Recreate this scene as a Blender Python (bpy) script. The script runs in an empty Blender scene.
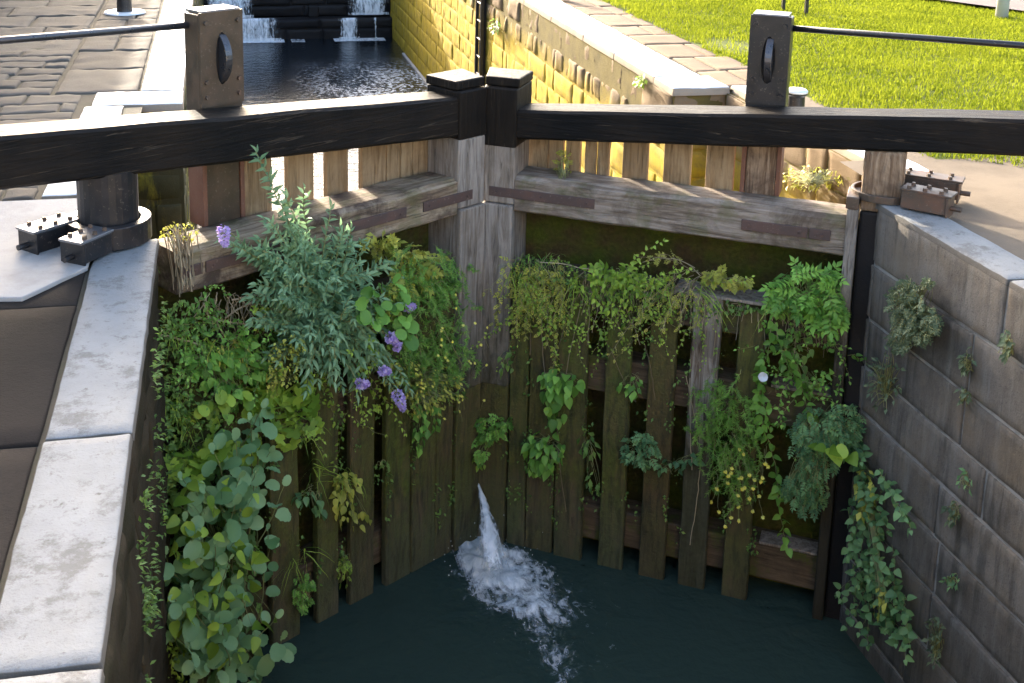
import bpy, math, random
import numpy as np
from mathutils import Vector, Matrix, noise as mnoise

scene = bpy.context.scene
COL = scene.collection

# ------------------------------------------------------------------ camera
F, CX, CY, CW, CH = 1218.19, 456.6, 77.8, 1024.0, 683.0
EYE = np.array([-1.7957, -7.9012, 2.2693])
CR = np.array([0.9812317905, -0.1921369109, 0.0163578966])
CU = np.array([0.0242008948, 0.2068624663, 0.9780706694])
CF = np.array([0.1913073119, 0.9593181576, -0.2076299230])
cam = bpy.data.cameras.new('camera')
camo = bpy.data.objects.new('camera', cam)
COL.objects.link(camo)
mw = Matrix.Identity(4)
for i in range(3):
    mw[i][0], mw[i][1], mw[i][2], mw[i][3] = CR[i], CU[i], -CF[i], EYE[i]
camo.matrix_world = mw
cam.sensor_width = 36.0
cam.lens = F / CW * 36.0
cam.shift_x = (CW / 2 - CX) / CW
cam.shift_y = -(CH / 2 - CY) / CW
cam.clip_start = 0.05
cam.clip_end = 2000
scene.camera = camo

# ------------------------------------------------------------------ light
SUN_ELEV = math.radians(18.0)
SUN_AZ = math.radians(15.0)          # left of straight upstream (+y)
world = bpy.data.worlds.new('World')
scene.world = world
world.use_nodes = True
wt = world.node_tree
sky = wt.nodes.new('ShaderNodeTexSky')
sky.sky_type = 'NISHITA'
sky.sun_disc = False
sky.sun_elevation = SUN_ELEV
sky.sun_rotation = -SUN_AZ
sky.air_density = 0.8
sky.dust_density = 5.0
sky.ozone_density = 1.0
wt.nodes['Background'].inputs['Strength'].default_value = 0.15
wt.links.new(sky.outputs[0], wt.nodes['Background'].inputs['Color'])
sun = bpy.data.lights.new('sun', 'SUN')
sun.energy = 2.0
sun.angle = math.radians(0.6)
sun.color = (1.0, 0.91, 0.77)
suno = bpy.data.objects.new('sun', sun)
COL.objects.link(suno)
to_sun = Vector((-math.sin(SUN_AZ) * math.cos(SUN_ELEV), math.cos(SUN_AZ) * math.cos(SUN_ELEV), math.sin(SUN_ELEV)))
suno.rotation_euler = to_sun.to_track_quat('Z', 'Y').to_euler()
suno.location = (-4, 12, 9)
scene.view_settings.view_transform = 'Standard'
scene.view_settings.look = 'None'
scene.view_settings.gamma = 1.0
scene.view_settings.use_curve_mapping = False
scene.view_settings.exposure = 2.85
scene.render.engine = 'CYCLES'
scene.cycles.use_denoising = True
scene.cycles.max_bounces = 8
scene.cycles.transparent_max_bounces = 12
scene.cycles.caustics_reflective = False
scene.cycles.caustics_refractive = False

# ------------------------------------------------------------------ frames of the two gates
PHI = 0.5674
CP, SP = math.cos(PHI), math.sin(PHI)
BZ = 3.3                                   # the gate's foot lies 3.3 m under the coping


def G(side, s, o, z):
    """gate coordinates (along the gate from the mitre, upstream, height) -> world"""
    return np.array([side * (s * CP + o * SP), -s * SP + o * CP, z])


def pix_ray(px, py):
    return CF + CR * ((px - CX) / F) - CU * ((py - CY) / F)


def on_gate(px, py, side, o=0.0):
    """where a sight line meets the plane of a gate leaf (o metres upstream of its face)"""
    d = pix_ray(px, py)
    n = np.array([side * SP, CP, 0.0])
    t = (o - EYE @ n) / (d @ n)
    return EYE + t * d


def on_x(px, py, X):
    d = pix_ray(px, py)
    return EYE + (X - EYE[0]) / d[0] * d


def on_z(px, py, Z=0.0):
    d = pix_ray(px, py)
    return EYE + (Z - EYE[2]) / d[2] * d


NRM = {-1: np.array([SP, -CP, 0.0]), 1: np.array([-SP, -CP, 0.0])}      # outward (downstream) normals of the leaves


# ------------------------------------------------------------------ node helper
class NT:
    def __init__(s, name):
        s.m = bpy.data.materials.new(name)
        s.m.use_nodes = True
        s.t = s.m.node_tree
        s.b = s.t.nodes['Principled BSDF']
        s.out = s.t.nodes['Material Output']
        s._c = None

    def node(s, typ, ins=None, **kw):
        n = s.t.nodes.new(typ)
        for k, v in kw.items():
            setattr(n, k, v)
        for k, v in (ins or {}).items():
            s.set(n.inputs[k], v)
        return n

    def set(s, inp, v):
        if isinstance(v, bpy.types.NodeSocket):
            s.t.links.new(v, inp)
        else:
            if isinstance(v, (tuple, list)) and len(v) == 3 and inp.type == 'RGBA':
                v = (*v, 1.0)
            inp.default_value = v

    def obj(s):
        if s._c is None:
            s._c = s.node('ShaderNodeTexCoord').outputs['Object']
        return s._c

    def pos(s):
        return s.node('ShaderNodeNewGeometry').outputs['Position']

    def scaled(s, sc, rot=(0, 0, 0), loc=(0, 0, 0), src=None):
        return s.node('ShaderNodeMapping', {'Vector': src or s.obj(), 'Scale': sc, 'Rotation': rot, 'Location': loc}).outputs[0]

    def noise(s, scale, detail=5, rough=0.6, vec=None, dist=0.0):
        return s.node('ShaderNodeTexNoise', {'Vector': vec or s.obj(), 'Scale': scale, 'Detail': detail, 'Roughness': rough, 'Distortion': dist}).outputs['Fac']

    def voro(s, scale, vec=None, feature='F1', out='Distance'):
        return s.node('ShaderNodeTexVoronoi', {'Vector': vec or s.obj(), 'Scale': scale}, feature=feature).outputs[out]

    def ramp(s, fac, stops, interp='LINEAR'):
        n = s.node('ShaderNodeValToRGB', {'Fac': fac})
        cr = n.color_ramp
        cr.interpolation = interp
        while len(cr.elements) < len(stops):
            cr.elements.new(0.5)
        for e, (p, c) in zip(cr.elements, stops):
            e.position = p
            e.color = (c, c, c, 1) if not isinstance(c, (tuple, list)) else (*c, 1)
        return n.outputs['Color']

    def mix(s, fac, a, b, mode='MIX'):
        n = s.node('ShaderNodeMix', data_type='RGBA', blend_type=mode)
        s.set(n.inputs[0], fac)
        s.set(n.inputs[6], a)
        s.set(n.inputs[7], b)
        return n.outputs[2]

    def math(s, op, a, b=0.0, clamp=False):
        n = s.node('ShaderNodeMath', operation=op, use_clamp=clamp)
        s.set(n.inputs[0], a)
        s.set(n.inputs[1], b)
        return n.outputs[0]

    def sep(s, v):
        return s.node('ShaderNodeSeparateXYZ', {'Vector': v}).outputs

    def rnd(s):
        return s.node('ShaderNodeObjectInfo').outputs['Random']

    def attr(s, name):
        return s.node('ShaderNodeAttribute', attribute_name=name).outputs['Fac']

    def bump(s, h, strength=0.5, dist=0.01, nrm=None):
        n = s.node('ShaderNodeBump', {'Height': h, 'Strength': strength, 'Distance': dist})
        if nrm:
            s.set(n.inputs['Normal'], nrm)
        return n.outputs[0]

    def fin(s, color=None, rough=None, normal=None, spec=None, metal=None, **kw):
        for k, v in (('Base Color', color), ('Roughness', rough), ('Normal', normal), ('Specular IOR Level', spec), ('Metallic', metal)):
            if v is not None:
                s.set(s.b.inputs[k], v)
        for k, v in kw.items():
            s.set(s.b.inputs[k.replace('_', ' ')], v)
        return s.m


MAT = {}


def wood_vec(t, axis, stretch=10.0):
    sc = [stretch] * 3
    sc['xyz'.index(axis)] = 1.0
    return t.scaled(tuple(sc), loc=(0, 0, 0))


def m_black_beam(axis='x', name='black_paint_wood', worn=0.5):
    t = NT(name)
    v = wood_vec(t, axis, 14.0)
    g = t.noise(2.2, 8, 0.72, v, 0.6)
    cracks = t.ramp(t.noise(1.6, 7, 0.62, wood_vec(t, axis, 26.0), 1.0), [(0.0, 0.0), (0.60, 0.0), (0.64, 1.0), (0.655, 1.0), (0.69, 0.0), (1.0, 0.0)])
    patch = t.ramp(t.noise(1.3, 5, 0.65), [(0.40, 0.0), (0.58, 1.0)])
    base = t.mix(g, (0.003, 0.003, 0.003), (0.010, 0.009, 0.008))
    base = t.mix(t.math('MULTIPLY', patch, t.math('MULTIPLY', g, 0.5)), base, (0.045, 0.030, 0.018))
    base = t.mix(t.math('MULTIPLY', cracks, worn), base, (0.12, 0.09, 0.06))
    h = t.math('SUBTRACT', g, t.math('MULTIPLY', cracks, 0.7))
    return t.fin(base, t.ramp(g, [(0.3, 0.34), (0.7, 0.6)]), t.bump(h, 0.7, 0.014), 0.10)


def m_old_wood(axis, name, a=(0.20, 0.165, 0.13), b=(0.36, 0.315, 0.27), dark=(0.05, 0.04, 0.035), darkness=0.5, moss=0.0):
    t = NT(name)
    v = wood_vec(t, axis, 12.0)
    g = t.noise(2.0, 9, 0.7, v, 0.8)
    col = t.ramp(g, [(0.28, dark), (0.42, a), (0.60, b), (0.80, a)])
    cr = t.ramp(t.noise(3.4, 5, 0.6, wood_vec(t, axis, 16.0), 0.5), [(0.60, 0.0), (0.66, 1.0)])
    col = t.mix(t.math('MULTIPLY', cr, 0.65), col, dark)
    st = t.ramp(t.noise(2.6, 6, 0.7, dist=0.5), [(0.46, 0.0), (0.62, 1.0)])
    col = t.mix(t.math('MULTIPLY', st, darkness), col, dark)
    r = t.rnd()
    col = t.mix(t.math('MULTIPLY', r, 0.35), col, t.mix(0.5, col, (0.30, 0.19, 0.09)))
    if moss:
        ms = t.ramp(t.noise(5.0, 6, 0.7), [(0.50, 0.0), (0.60, 1.0)])
        col = t.mix(t.math('MULTIPLY', ms, moss), col, t.mix(t.noise(40), (0.035, 0.05, 0.008), (0.11, 0.12, 0.02)))
    h = t.math('SUBTRACT', g, t.math('MULTIPLY', cr, 0.8))
    return t.fin(col, 0.82, t.bump(h, 0.6, 0.012), 0.25)


def m_wet_plank(name='mossy_wet_wood'):
    t = NT(name)
    v = wood_vec(t, 'z', 9.0)
    g = t.noise(2.6, 8, 0.7, v, 0.8)
    col = t.ramp(g, [(0.25, (0.016, 0.011, 0.006)), (0.45, (0.075, 0.050, 0.027)), (0.60, (0.155, 0.098, 0.050)), (0.8, (0.07, 0.055, 0.036))])
    ms = t.ramp(t.noise(2.3, 7, 0.72, t.scaled((1.6, 1.6, 0.75))), [(0.33, 0.0), (0.54, 1.0)])
    mcol = t.mix(t.noise(26, 5, 0.7), (0.020, 0.028, 0.005), (0.165, 0.195, 0.028))
    col = t.mix(t.math('MULTIPLY', ms, t.ramp(t.noise(1.1, 3), [(0.36, 0.45), (0.60, 0.95)])), col, mcol)
    # the lowest half metre, wetted by the lock, carries a grey-green slime
    z = t.sep(t.obj())['Z']
    wet = t.node('ShaderNodeMapRange', {'Value': t.math('ADD', z, t.math('MULTIPLY', t.noise(5), 0.35)), 'From Min': 0.55, 'From Max': 1.25, 'To Min': 1.0, 'To Max': 0.0}).outputs[0]
    col = t.mix(t.math('MULTIPLY', wet, 0.6), col, t.mix(g, (0.04, 0.055, 0.038), (0.12, 0.135, 0.095)))
    r = t.rnd()
    col = t.mix(t.math('MULTIPLY', r, 0.7), col, t.mix(0.65, col, (0.085, 0.045, 0.02)))
    run = t.ramp(t.noise(3.0, 7, 0.72, wood_vec(t, 'z', 7.0), 0.4), [(0.50, 0.0), (0.62, 1.0)])
    col = t.mix(t.math('MULTIPLY', run, 0.55), col, (0.020, 0.017, 0.010))
    h = t.math('ADD', g, t.math('MULTIPLY', ms, t.noise(60, 3)))
    return t.fin(col, t.ramp(g, [(0.3, 0.45), (0.7, 0.8)]), t.bump(h, 0.7, 0.015), 0.35)


def m_moss(name='moss'):
    t = NT(name)
    n = t.noise(30, 6, 0.7)
    col = t.mix(t.ramp(t.noise(4), [(0.35, 0.0), (0.65, 1.0)]), t.mix(n, (0.02, 0.026, 0.005), (0.12, 0.14, 0.018)), t.mix(n, (0.03, 0.02, 0.01), (0.12, 0.075, 0.03)))
    return t.fin(col, 0.95, t.bump(n, 1.0, 0.03), 0.1)


def m_metal(name, col, rough=0.5, metal=0.6, rust=0.4, rustcol=(0.12, 0.055, 0.025)):
    t = NT(name)
    n = t.noise(7, 7, 0.7)
    f = t.ramp(n, [(0.45, 0.0), (0.62, 1.0)])
    c = t.mix(t.math('MULTIPLY', f, rust), col, rustcol)
    c = t.mix(t.ramp(t.noise(60, 3), [(0.62, 0.0), (0.7, 0.35)]), c, (0.25, 0.2, 0.15))
    mt = t.math('MULTIPLY', t.math('SUBTRACT', 1.0, t.math('MULTIPLY', f, rust)), metal)
    return t.fin(c, t.ramp(t.noise(14), [(0.3, rough * 0.8), (0.7, min(1, rough * 1.3))]), t.bump(t.noise(90, 4), 0.25, 0.004), 0.5, mt)


def m_stone(name, a, b, stain=(0.05, 0.045, 0.035), stain_amt=0.5, scale=1.0, extra=None, rough=0.88, bump=0.6):
    """stone with per-block tint, blotches, pits; extra(t, col) may lay algae or paint over it"""
    t = NT(name)
    tint = t.attr('tint')
    n1 = t.noise(2.2 * scale, 7, 0.7)
    n2 = t.noise(24 * scale, 6, 0.75)
    col = t.mix(t.math('ADD', t.math('MULTIPLY', tint, 0.6), t.math('MULTIPLY', n1, 0.4)), a, b)
    col = t.mix(t.math('MULTIPLY', t.ramp(n1, [(0.45, 0.0), (0.68, 1.0)]), stain_amt), col, stain)
    col = t.mix(t.math('MULTIPLY', n2, 0.30), col, t.mix(0.6, col, stain))
    h = t.math('ADD', t.math('MULTIPLY', n2, 0.6), t.math('MULTIPLY', t.noise(90 * scale, 4, 0.7), 0.4))
    nrm = t.bump(h, bump, 0.014)
    if extra:
        col, rough = extra(t, col, rough)
    return t.fin(col, rough, nrm, 0.12)


def ex_white_top(wear=0.5, lo=(0.62, 0.63, 0.62), hi=(0.84, 0.84, 0.82)):
    def f(t, col, rough):
        nz = t.sep(t.node('ShaderNodeNewGeometry').outputs['Normal'])['Z']
        up = t.ramp(nz, [(0.55, 0.0), (0.75, 1.0)])
        spots = t.ramp(t.noise(13, 8, 0.72), [(0.60, 1.0), (0.70, 1.0 - wear)])
        rub = t.ramp(t.noise(4.2, 10, 0.80), [(0.52, 1.0), (0.60, 1.0 - wear * 0.62)])
        fine = t.ramp(t.noise(48, 6, 0.7), [(0.58, 1.0), (0.70, 1.0 - wear * 0.45)])
        k = t.math('MULTIPLY', t.math('MULTIPLY', spots, rub), t.math('MULTIPLY', fine, up))
        white = t.mix(t.noise(6, 6, 0.7), lo, hi)
        return t.mix(k, col, white), t.math('SUBTRACT', 0.9, t.math('MULTIPLY', k, 0.3))
    return f


def ex_wet_slime(t, col, rough):
    """pale lime runs and a green-black tide band near the water"""
    z = t.sep(t.pos())['Z']
    runs = t.ramp(t.noise(3.2, 8, 0.72, t.scaled((1.0, 3.0, 0.35), src=t.pos())), [(0.50, 0.0), (0.66, 1.0)])
    col = t.mix(t.math('MULTIPLY', runs, 0.45), col, (0.24, 0.225, 0.20))
    drip = t.ramp(t.noise(4.0, 7, 0.7, t.scaled((1.0, 2.6, 0.22), src=t.pos(), loc=(5, 3, 1))), [(0.52, 0.0), (0.62, 1.0)])
    col = t.mix(t.math('MULTIPLY', drip, 0.55), col, (0.035, 0.036, 0.03))
    pits = t.ramp(t.noise(38, 6, 0.8), [(0.56, 0.0), (0.66, 1.0)])
    col = t.mix(t.math('MULTIPLY', pits, 0.5), col, (0.028, 0.025, 0.021))
    warm = t.ramp(t.noise(1.7, 6, 0.7), [(0.48, 0.0), (0.64, 1.0)])
    col = t.mix(t.math('MULTIPLY', warm, 0.45), col, (0.20, 0.15, 0.095))
    band = t.node('ShaderNodeMapRange', {'Value': t.math('ADD', z, t.math('MULTIPLY', t.noise(3), 0.8)), 'From Min': -2.5, 'From Max': -1.2, 'To Min': 1.0, 'To Max': 0.0}).outputs[0]
    col = t.mix(t.math('MULTIPLY', band, 0.35), col, (0.035, 0.045, 0.040))
    return col, 0.75


def ex_yellow(t, col, rough):
    """mustard-yellow algae over the courses the lock keeps wet"""
    z = t.sep(t.pos())['Z']
    n = t.noise(2.3, 6, 0.7)
    band = t.node('ShaderNodeMapRange', {'Value': t.math('ADD', z, t.math('MULTIPLY', n, 0.55)), 'From Min': -0.45, 'From Max': -0.10, 'To Min': 1.0, 'To Max': 0.0}).outputs[0]
    ye = t.mix(t.noise(3, 6, 0.7, t.scaled((1, 1, 0.6))), (0.40, 0.265, 0.016), (0.50, 0.37, 0.04))
    ye = t.mix(t.math('MULTIPLY', t.ramp(t.noise(5, 7, 0.74), [(0.47, 0.0), (0.66, 1.0)]), 0.65), ye, (0.17, 0.13, 0.05))
    return t.mix(t.math('MULTIPLY', band, 0.92), col, ye), 0.85


def ex_algae(t, col, rough):
    n = t.ramp(t.noise(1.6, 6, 0.7, t.scaled((1.5, 1.5, 0.4))), [(0.54, 0.0), (0.64, 1.0)])
    return t.mix(t.math('MULTIPLY', n, 0.8), col, (0.26, 0.24, 0.03)), 0.85


MAT['beam'] = m_black_beam('x', 'black_tarred_beam', 0.65)
MAT['black_post'] = m_black_beam('z', 'black_painted_post', 0.35)
MAT['rail_wood'] = m_old_wood('x', 'weathered_rail_wood', a=(0.165, 0.13, 0.10), b=(0.33, 0.28, 0.23), darkness=0.85, moss=0.35)
MAT['rail_dark'] = m_old_wood('x', 'stained_rail_wood', a=(0.20, 0.14, 0.088), b=(0.36, 0.285, 0.195), dark=(0.05, 0.032, 0.025), darkness=0.95, moss=0.35)
MAT['post_wood'] = m_old_wood('z', 'weathered_post_wood', a=(0.175, 0.145, 0.115), b=(0.34, 0.295, 0.245), darkness=0.25)
MAT['plank_wood'] = m_old_wood('z', 'tan_plank_wood', a=(0.24, 0.158, 0.08), b=(0.38, 0.27, 0.15), dark=(0.11, 0.065, 0.03), darkness=0.35)
MAT['wet_wood'] = m_wet_plank()
MAT['pale_plank'] = m_old_wood('z', 'peeling_plank', a=(0.12, 0.08, 0.05), b=(0.42, 0.38, 0.32), dark=(0.03, 0.02, 0.015), darkness=0.5)
MAT['moss'] = m_moss()


def z_stain(src, name, zc, width, col, amt):
    """a wood whose foot is darkened by the wet, along a ragged line"""
    m = src.copy()
    m.name = name
    t = NT.__new__(NT)
    t.m, t.t, t._c = m, m.node_tree, None
    t.b = m.node_tree.nodes['Principled BSDF']
    old = t.b.inputs['Base Color'].links[0].from_socket
    z = t.sep(t.obj())['Z']
    k = t.math('ADD', z, t.math('MULTIPLY', t.math('SUBTRACT', t.noise(4.5, 7, 0.75, t.scaled((2.5, 2.5, 0.8))), 0.5), 1.3))
    f = t.node('ShaderNodeMapRange', {'Value': k, 'From Min': zc - width, 'From Max': zc + width, 'To Min': amt, 'To Max': 0.0}).outputs[0]
    t.set(t.b.inputs['Base Color'], t.mix(f, old, t.mix(t.noise(30, 5, 0.7), (0.02, 0.018, 0.010), col)))
    return m


MAT['post_foot'] = z_stain(MAT['post_wood'], 'post_foot_wood', BZ - 1.35, 0.30, (0.09, 0.08, 0.04), 0.92)
MAT['pale_plank'] = z_stain(MAT['pale_plank'], 'peeling_plank_wet_foot', BZ - 1.75, 0.30, (0.08, 0.085, 0.04), 0.92)
MAT['batten_wood'] = z_stain(MAT['post_wood'], 'heel_batten_wood', BZ - 0.80, 0.25, (0.035, 0.03, 0.018), 0.95)
MAT['peeling_post'] = m_old_wood('z', 'peeling_brown_post', a=(0.14, 0.085, 0.05), b=(0.36, 0.26, 0.17), dark=(0.05, 0.03, 0.02), darkness=0.7)
MAT['wet_rail'] = m_old_wood('x', 'dark_lower_rail', a=(0.06, 0.042, 0.026), b=(0.13, 0.095, 0.06), dark=(0.018, 0.013, 0.009), darkness=0.6, moss=0.8)
MAT['rust'] = m_metal('rusty_steel', (0.10, 0.075, 0.055), 0.5, 0.45, 0.7, (0.135, 0.06, 0.03))
MAT['brown_steel'] = m_metal('brown_steel_plate', (0.085, 0.062, 0.042), 0.38, 0.45, 0.5, (0.115, 0.065, 0.035))
MAT['black_steel'] = m_metal('black_painted_steel', (0.012, 0.012, 0.013), 0.35, 0.0, 0.25, (0.05, 0.03, 0.02))
MAT['dark_steel'] = m_metal('worn_dark_steel', (0.085, 0.085, 0.09), 0.3, 0.7, 0.2)
MAT['grey_steel'] = m_metal('worn_grey_steel', (0.26, 0.26, 0.27), 0.35, 0.8, 0.2)
MAT['rust_red'] = m_metal('red_rusted_iron', (0.16, 0.07, 0.04), 0.6, 0.2, 0.5, (0.22, 0.10, 0.06))
MAT['strap'] = m_metal('iron_strap', (0.085, 0.055, 0.045), 0.6, 0.2, 0.6, (0.13, 0.065, 0.045))
MAT['near_wall'] = m_stone('dark_gritstone', (0.095, 0.083, 0.070), (0.25, 0.215, 0.175), (0.045, 0.04, 0.034), 0.7, extra=ex_wet_slime)
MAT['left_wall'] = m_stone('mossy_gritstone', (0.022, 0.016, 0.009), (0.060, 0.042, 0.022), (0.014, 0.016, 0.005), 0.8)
MAT['mortar'] = m_stone('lime_mortar', (0.20, 0.19, 0.17), (0.50, 0.47, 0.42), (0.04, 0.04, 0.033), 0.8, 2.0)
MAT['chamber_wall'] = m_stone('yellow_algae_stone', (0.17, 0.115, 0.062), (0.27, 0.20, 0.125), (0.07, 0.05, 0.03), 0.5, extra=ex_yellow)
MAT['chamber_mortar'] = m_stone('algae_mortar', (0.10, 0.08, 0.03), (0.22, 0.17, 0.05), (0.04, 0.035, 0.02), 0.6, 2.0, extra=ex_yellow)
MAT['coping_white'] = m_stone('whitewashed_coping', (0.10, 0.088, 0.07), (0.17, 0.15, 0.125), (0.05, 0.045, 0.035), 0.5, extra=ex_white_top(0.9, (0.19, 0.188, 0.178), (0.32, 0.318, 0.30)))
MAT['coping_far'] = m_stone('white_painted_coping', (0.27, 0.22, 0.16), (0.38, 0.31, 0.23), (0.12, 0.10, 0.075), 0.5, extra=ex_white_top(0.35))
MAT['flag'] = m_stone('sandstone_flags', (0.085, 0.071, 0.056), (0.155, 0.132, 0.106), (0.10, 0.09, 0.07), 0.5)
MAT['flag_tan'] = m_stone('tan_slabs', (0.165, 0.112, 0.07), (0.235, 0.168, 0.112), (0.10, 0.075, 0.05), 0.35)
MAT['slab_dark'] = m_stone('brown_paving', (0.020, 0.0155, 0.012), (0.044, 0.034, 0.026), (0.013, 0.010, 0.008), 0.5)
MAT['pad'] = m_stone('pale_slab', (0.36, 0.34, 0.31), (0.50, 0.48, 0.45), (0.18, 0.16, 0.14), 0.5)
MAT['earth'] = m_stone('trodden_sandy_earth', (0.15, 0.118, 0.085), (0.225, 0.18, 0.13), (0.10, 0.08, 0.058), 0.5, 1.5)
MAT['bridge'] = m_stone('pale_sandstone', (0.42, 0.35, 0.25), (0.55, 0.47, 0.35), (0.28, 0.23, 0.16), 0.4)
MAT['bed'] = m_stone('joint_dirt', (0.07, 0.06, 0.045), (0.12, 0.10, 0.075), (0.04, 0.05, 0.02), 0.5, 2.0)
MAT['path'] = m_stone('pinkish_path', (0.17, 0.143, 0.128), (0.215, 0.182, 0.166), (0.125, 0.105, 0.095), 0.4, 1.5)
MAT['soil'] = m_stone('lawn_soil', (0.075, 0.10, 0.018), (0.13, 0.15, 0.03), (0.10, 0.08, 0.04), 0.4, 2.0)
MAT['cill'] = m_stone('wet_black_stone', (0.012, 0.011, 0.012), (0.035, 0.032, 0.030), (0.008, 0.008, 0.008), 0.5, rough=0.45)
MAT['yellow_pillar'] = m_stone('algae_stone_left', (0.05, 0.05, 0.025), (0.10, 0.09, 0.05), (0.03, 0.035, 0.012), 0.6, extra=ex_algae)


def plain(name, col, rough=0.6, spec=0.4, var=0.2):
    t = NT(name)
    n = t.noise(9, 6, 0.7)
    c = t.mix(t.math('MULTIPLY', n, var), col, tuple(x * 0.35 for x in col))
    return t.fin(c, rough, t.bump(t.noise(70, 4), 0.2, 0.004), spec)


MAT['white_paint'] = plain('white_paint', (0.78, 0.78, 0.76), 0.5)
MAT['lamp_grey'] = plain('grey_column_paint', (0.55, 0.55, 0.53), 0.45)


def m_water(name, base, foam=None, scale=6.0, strength=0.12, rough=0.06):
    t = NT(name)
    v = t.pos()
    h = t.math('ADD', t.noise(scale, 4, 0.55, v, 0.6), t.math('MULTIPLY', t.noise(scale * 4.5, 3, 0.5, v), 0.35))
    if foam is None:
        base = t.mix(t.noise(1.3, 5, 0.65, v, 0.8), base, tuple(c * 1.7 for c in base))
    nrm = t.bump(h, strength, 0.12)
    col, rg = base, rough
    if foam:
        k = foam(t, v)
        col = t.mix(k, base, (0.60, 0.66, 0.72))
        rg = t.math('ADD', rough, t.math('MULTIPLY', k, 0.6))
    return t.fin(col, rg, nrm, 0.5, IOR=1.33)


def foam_glint_upper(t, v):
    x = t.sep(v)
    # foam flecks and sky reflections painted into the colour under the right-hand fall
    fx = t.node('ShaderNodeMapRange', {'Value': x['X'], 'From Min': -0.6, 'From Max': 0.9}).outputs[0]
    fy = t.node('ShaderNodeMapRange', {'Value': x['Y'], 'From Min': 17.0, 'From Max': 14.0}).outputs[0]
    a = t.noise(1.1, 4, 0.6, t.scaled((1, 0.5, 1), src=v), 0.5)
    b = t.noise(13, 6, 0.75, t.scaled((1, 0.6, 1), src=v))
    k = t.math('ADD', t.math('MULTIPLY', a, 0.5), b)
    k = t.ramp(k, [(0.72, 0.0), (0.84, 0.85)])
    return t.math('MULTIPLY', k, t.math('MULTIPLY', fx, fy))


def foam_lower(t, v):
    x = t.sep(v)
    # thin scum drifting away from the leak
    dx = t.math('SUBTRACT', x['X'], 0.30)
    dy = t.math('ADD', x['Y'], 1.05)
    d = t.math('SQRT', t.math('ADD', t.math('MULTIPLY', t.math('MULTIPLY', dx, dx), 1.0), t.math('MULTIPLY', t.math('MULTIPLY', dy, dy), 0.45)))
    near = t.node('ShaderNodeMapRange', {'Value': d, 'From Min': 0.15, 'From Max': 1.0, 'To Min': 0.13, 'To Max': -0.05}).outputs[0]
    n = t.noise(9, 8, 0.78, v, 1.6)
    return t.ramp(t.math('ADD', n, near), [(0.70, 0.0), (0.84, 0.55)])


MAT['water_low'] = m_water('lower_pool_water', (0.032, 0.054, 0.043), foam_lower, 3.5, 0.25, 0.06)
MAT['water_up'] = m_water('chamber_water', (0.010, 0.014, 0.018), foam_glint_upper, 7.0, 0.16, 0.04)


def m_foam(name='white_water'):
    t = NT(name)
    d = t.attr('tint')
    v = t.pos()
    n = t.noise(6.5, 8, 0.72, t.scaled((1.25, 0.8, 0.35), rot=(0, 0, 0.6), src=v), 1.4)
    n2 = t.noise(15, 5, 0.62, t.scaled((1, 0.7, 0.3), src=v), 1.2)
    k = t.math('ADD', t.math('MULTIPLY', n, 0.6), t.math('MULTIPLY', n2, 0.4))
    a = t.node('ShaderNodeMapRange', {'Value': t.math('ADD', k, t.math('SUBTRACT', d, 0.55)), 'From Min': 0.30, 'From Max': 0.52}).outputs[0]
    col = t.mix(t.ramp(k, [(0.35, 0.0), (0.62, 1.0)]), (0.50, 0.56, 0.58), (0.95, 0.96, 0.96))
    return t.fin(col, 0.35, t.bump(k, 0.6, 0.03), 0.5, Alpha=a)


MAT['foam'] = m_foam()


def m_leaf(name, dark, light, rough=0.5, trans=0.35, spec=0.35):
    t = NT(name)
    dark, light = tuple(c * 1.25 for c in dark), tuple(min(0.85, c * 1.5) for c in light)
    tint = t.attr('tint')
    col = t.mix(tint, dark, light)
    n = t.noise(35, 4, 0.6)
    col = t.mix(t.math('MULTIPLY', n, 0.35), col, t.mix(0.5, col, tuple(c * 0.45 for c in dark)))
    t.fin(col, rough, None, spec)
    tr = t.node('ShaderNodeBsdfTranslucent', {'Color': t.mix(0.5, col, light)})
    mx = t.node('ShaderNodeMixShader', {'Fac': trans})
    t.t.links.new(t.b.outputs[0], mx.inputs[1])
    t.t.links.new(tr.outputs[0], mx.inputs[2])
    t.t.links.new(mx.outputs[0], t.out.inputs['Surface'])
    return t.m


MAT['leaf_buddleia'] = m_leaf('greygreen_leaf', (0.060, 0.135, 0.050), (0.25, 0.37, 0.19))
MAT['leaf_alder'] = m_leaf('bluegreen_round_leaf', (0.050, 0.135, 0.028), (0.27, 0.41, 0.19), 0.45)
MAT['leaf_lime'] = m_leaf('bright_lime_leaf', (0.11, 0.20, 0.02), (0.33, 0.44, 0.06))
MAT['leaf_mid'] = m_leaf('mid_green_leaf', (0.055, 0.115, 0.022), (0.18, 0.28, 0.06))
MAT['leaf_fresh'] = m_leaf('fresh_green_leaf', (0.06, 0.15, 0.022), (0.23, 0.42, 0.07))
MAT['leaf_yellow'] = m_leaf('yellowgreen_leaf', (0.19, 0.21, 0.03), (0.46, 0.44, 0.08))
MAT['leaf_dark'] = m_leaf('dull_dark_leaf', (0.045, 0.075, 0.035), (0.13, 0.165, 0.085))
MAT['leaf_teal'] = m_leaf('teal_leaf', (0.04, 0.105, 0.040), (0.17, 0.30, 0.11))  # bluish green as the leaf's own colour
MAT['dry'] = m_leaf('dry_root', (0.12, 0.085, 0.045), (0.36, 0.29, 0.18), 0.8, 0.1)
MAT['stem'] = m_leaf('green_stem', (0.12, 0.13, 0.04), (0.26, 0.25, 0.10), 0.6, 0.1)
MAT['purple'] = m_leaf('purple_floret', (0.34, 0.20, 0.58), (0.66, 0.46, 0.85), 0.6, 0.3)
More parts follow.
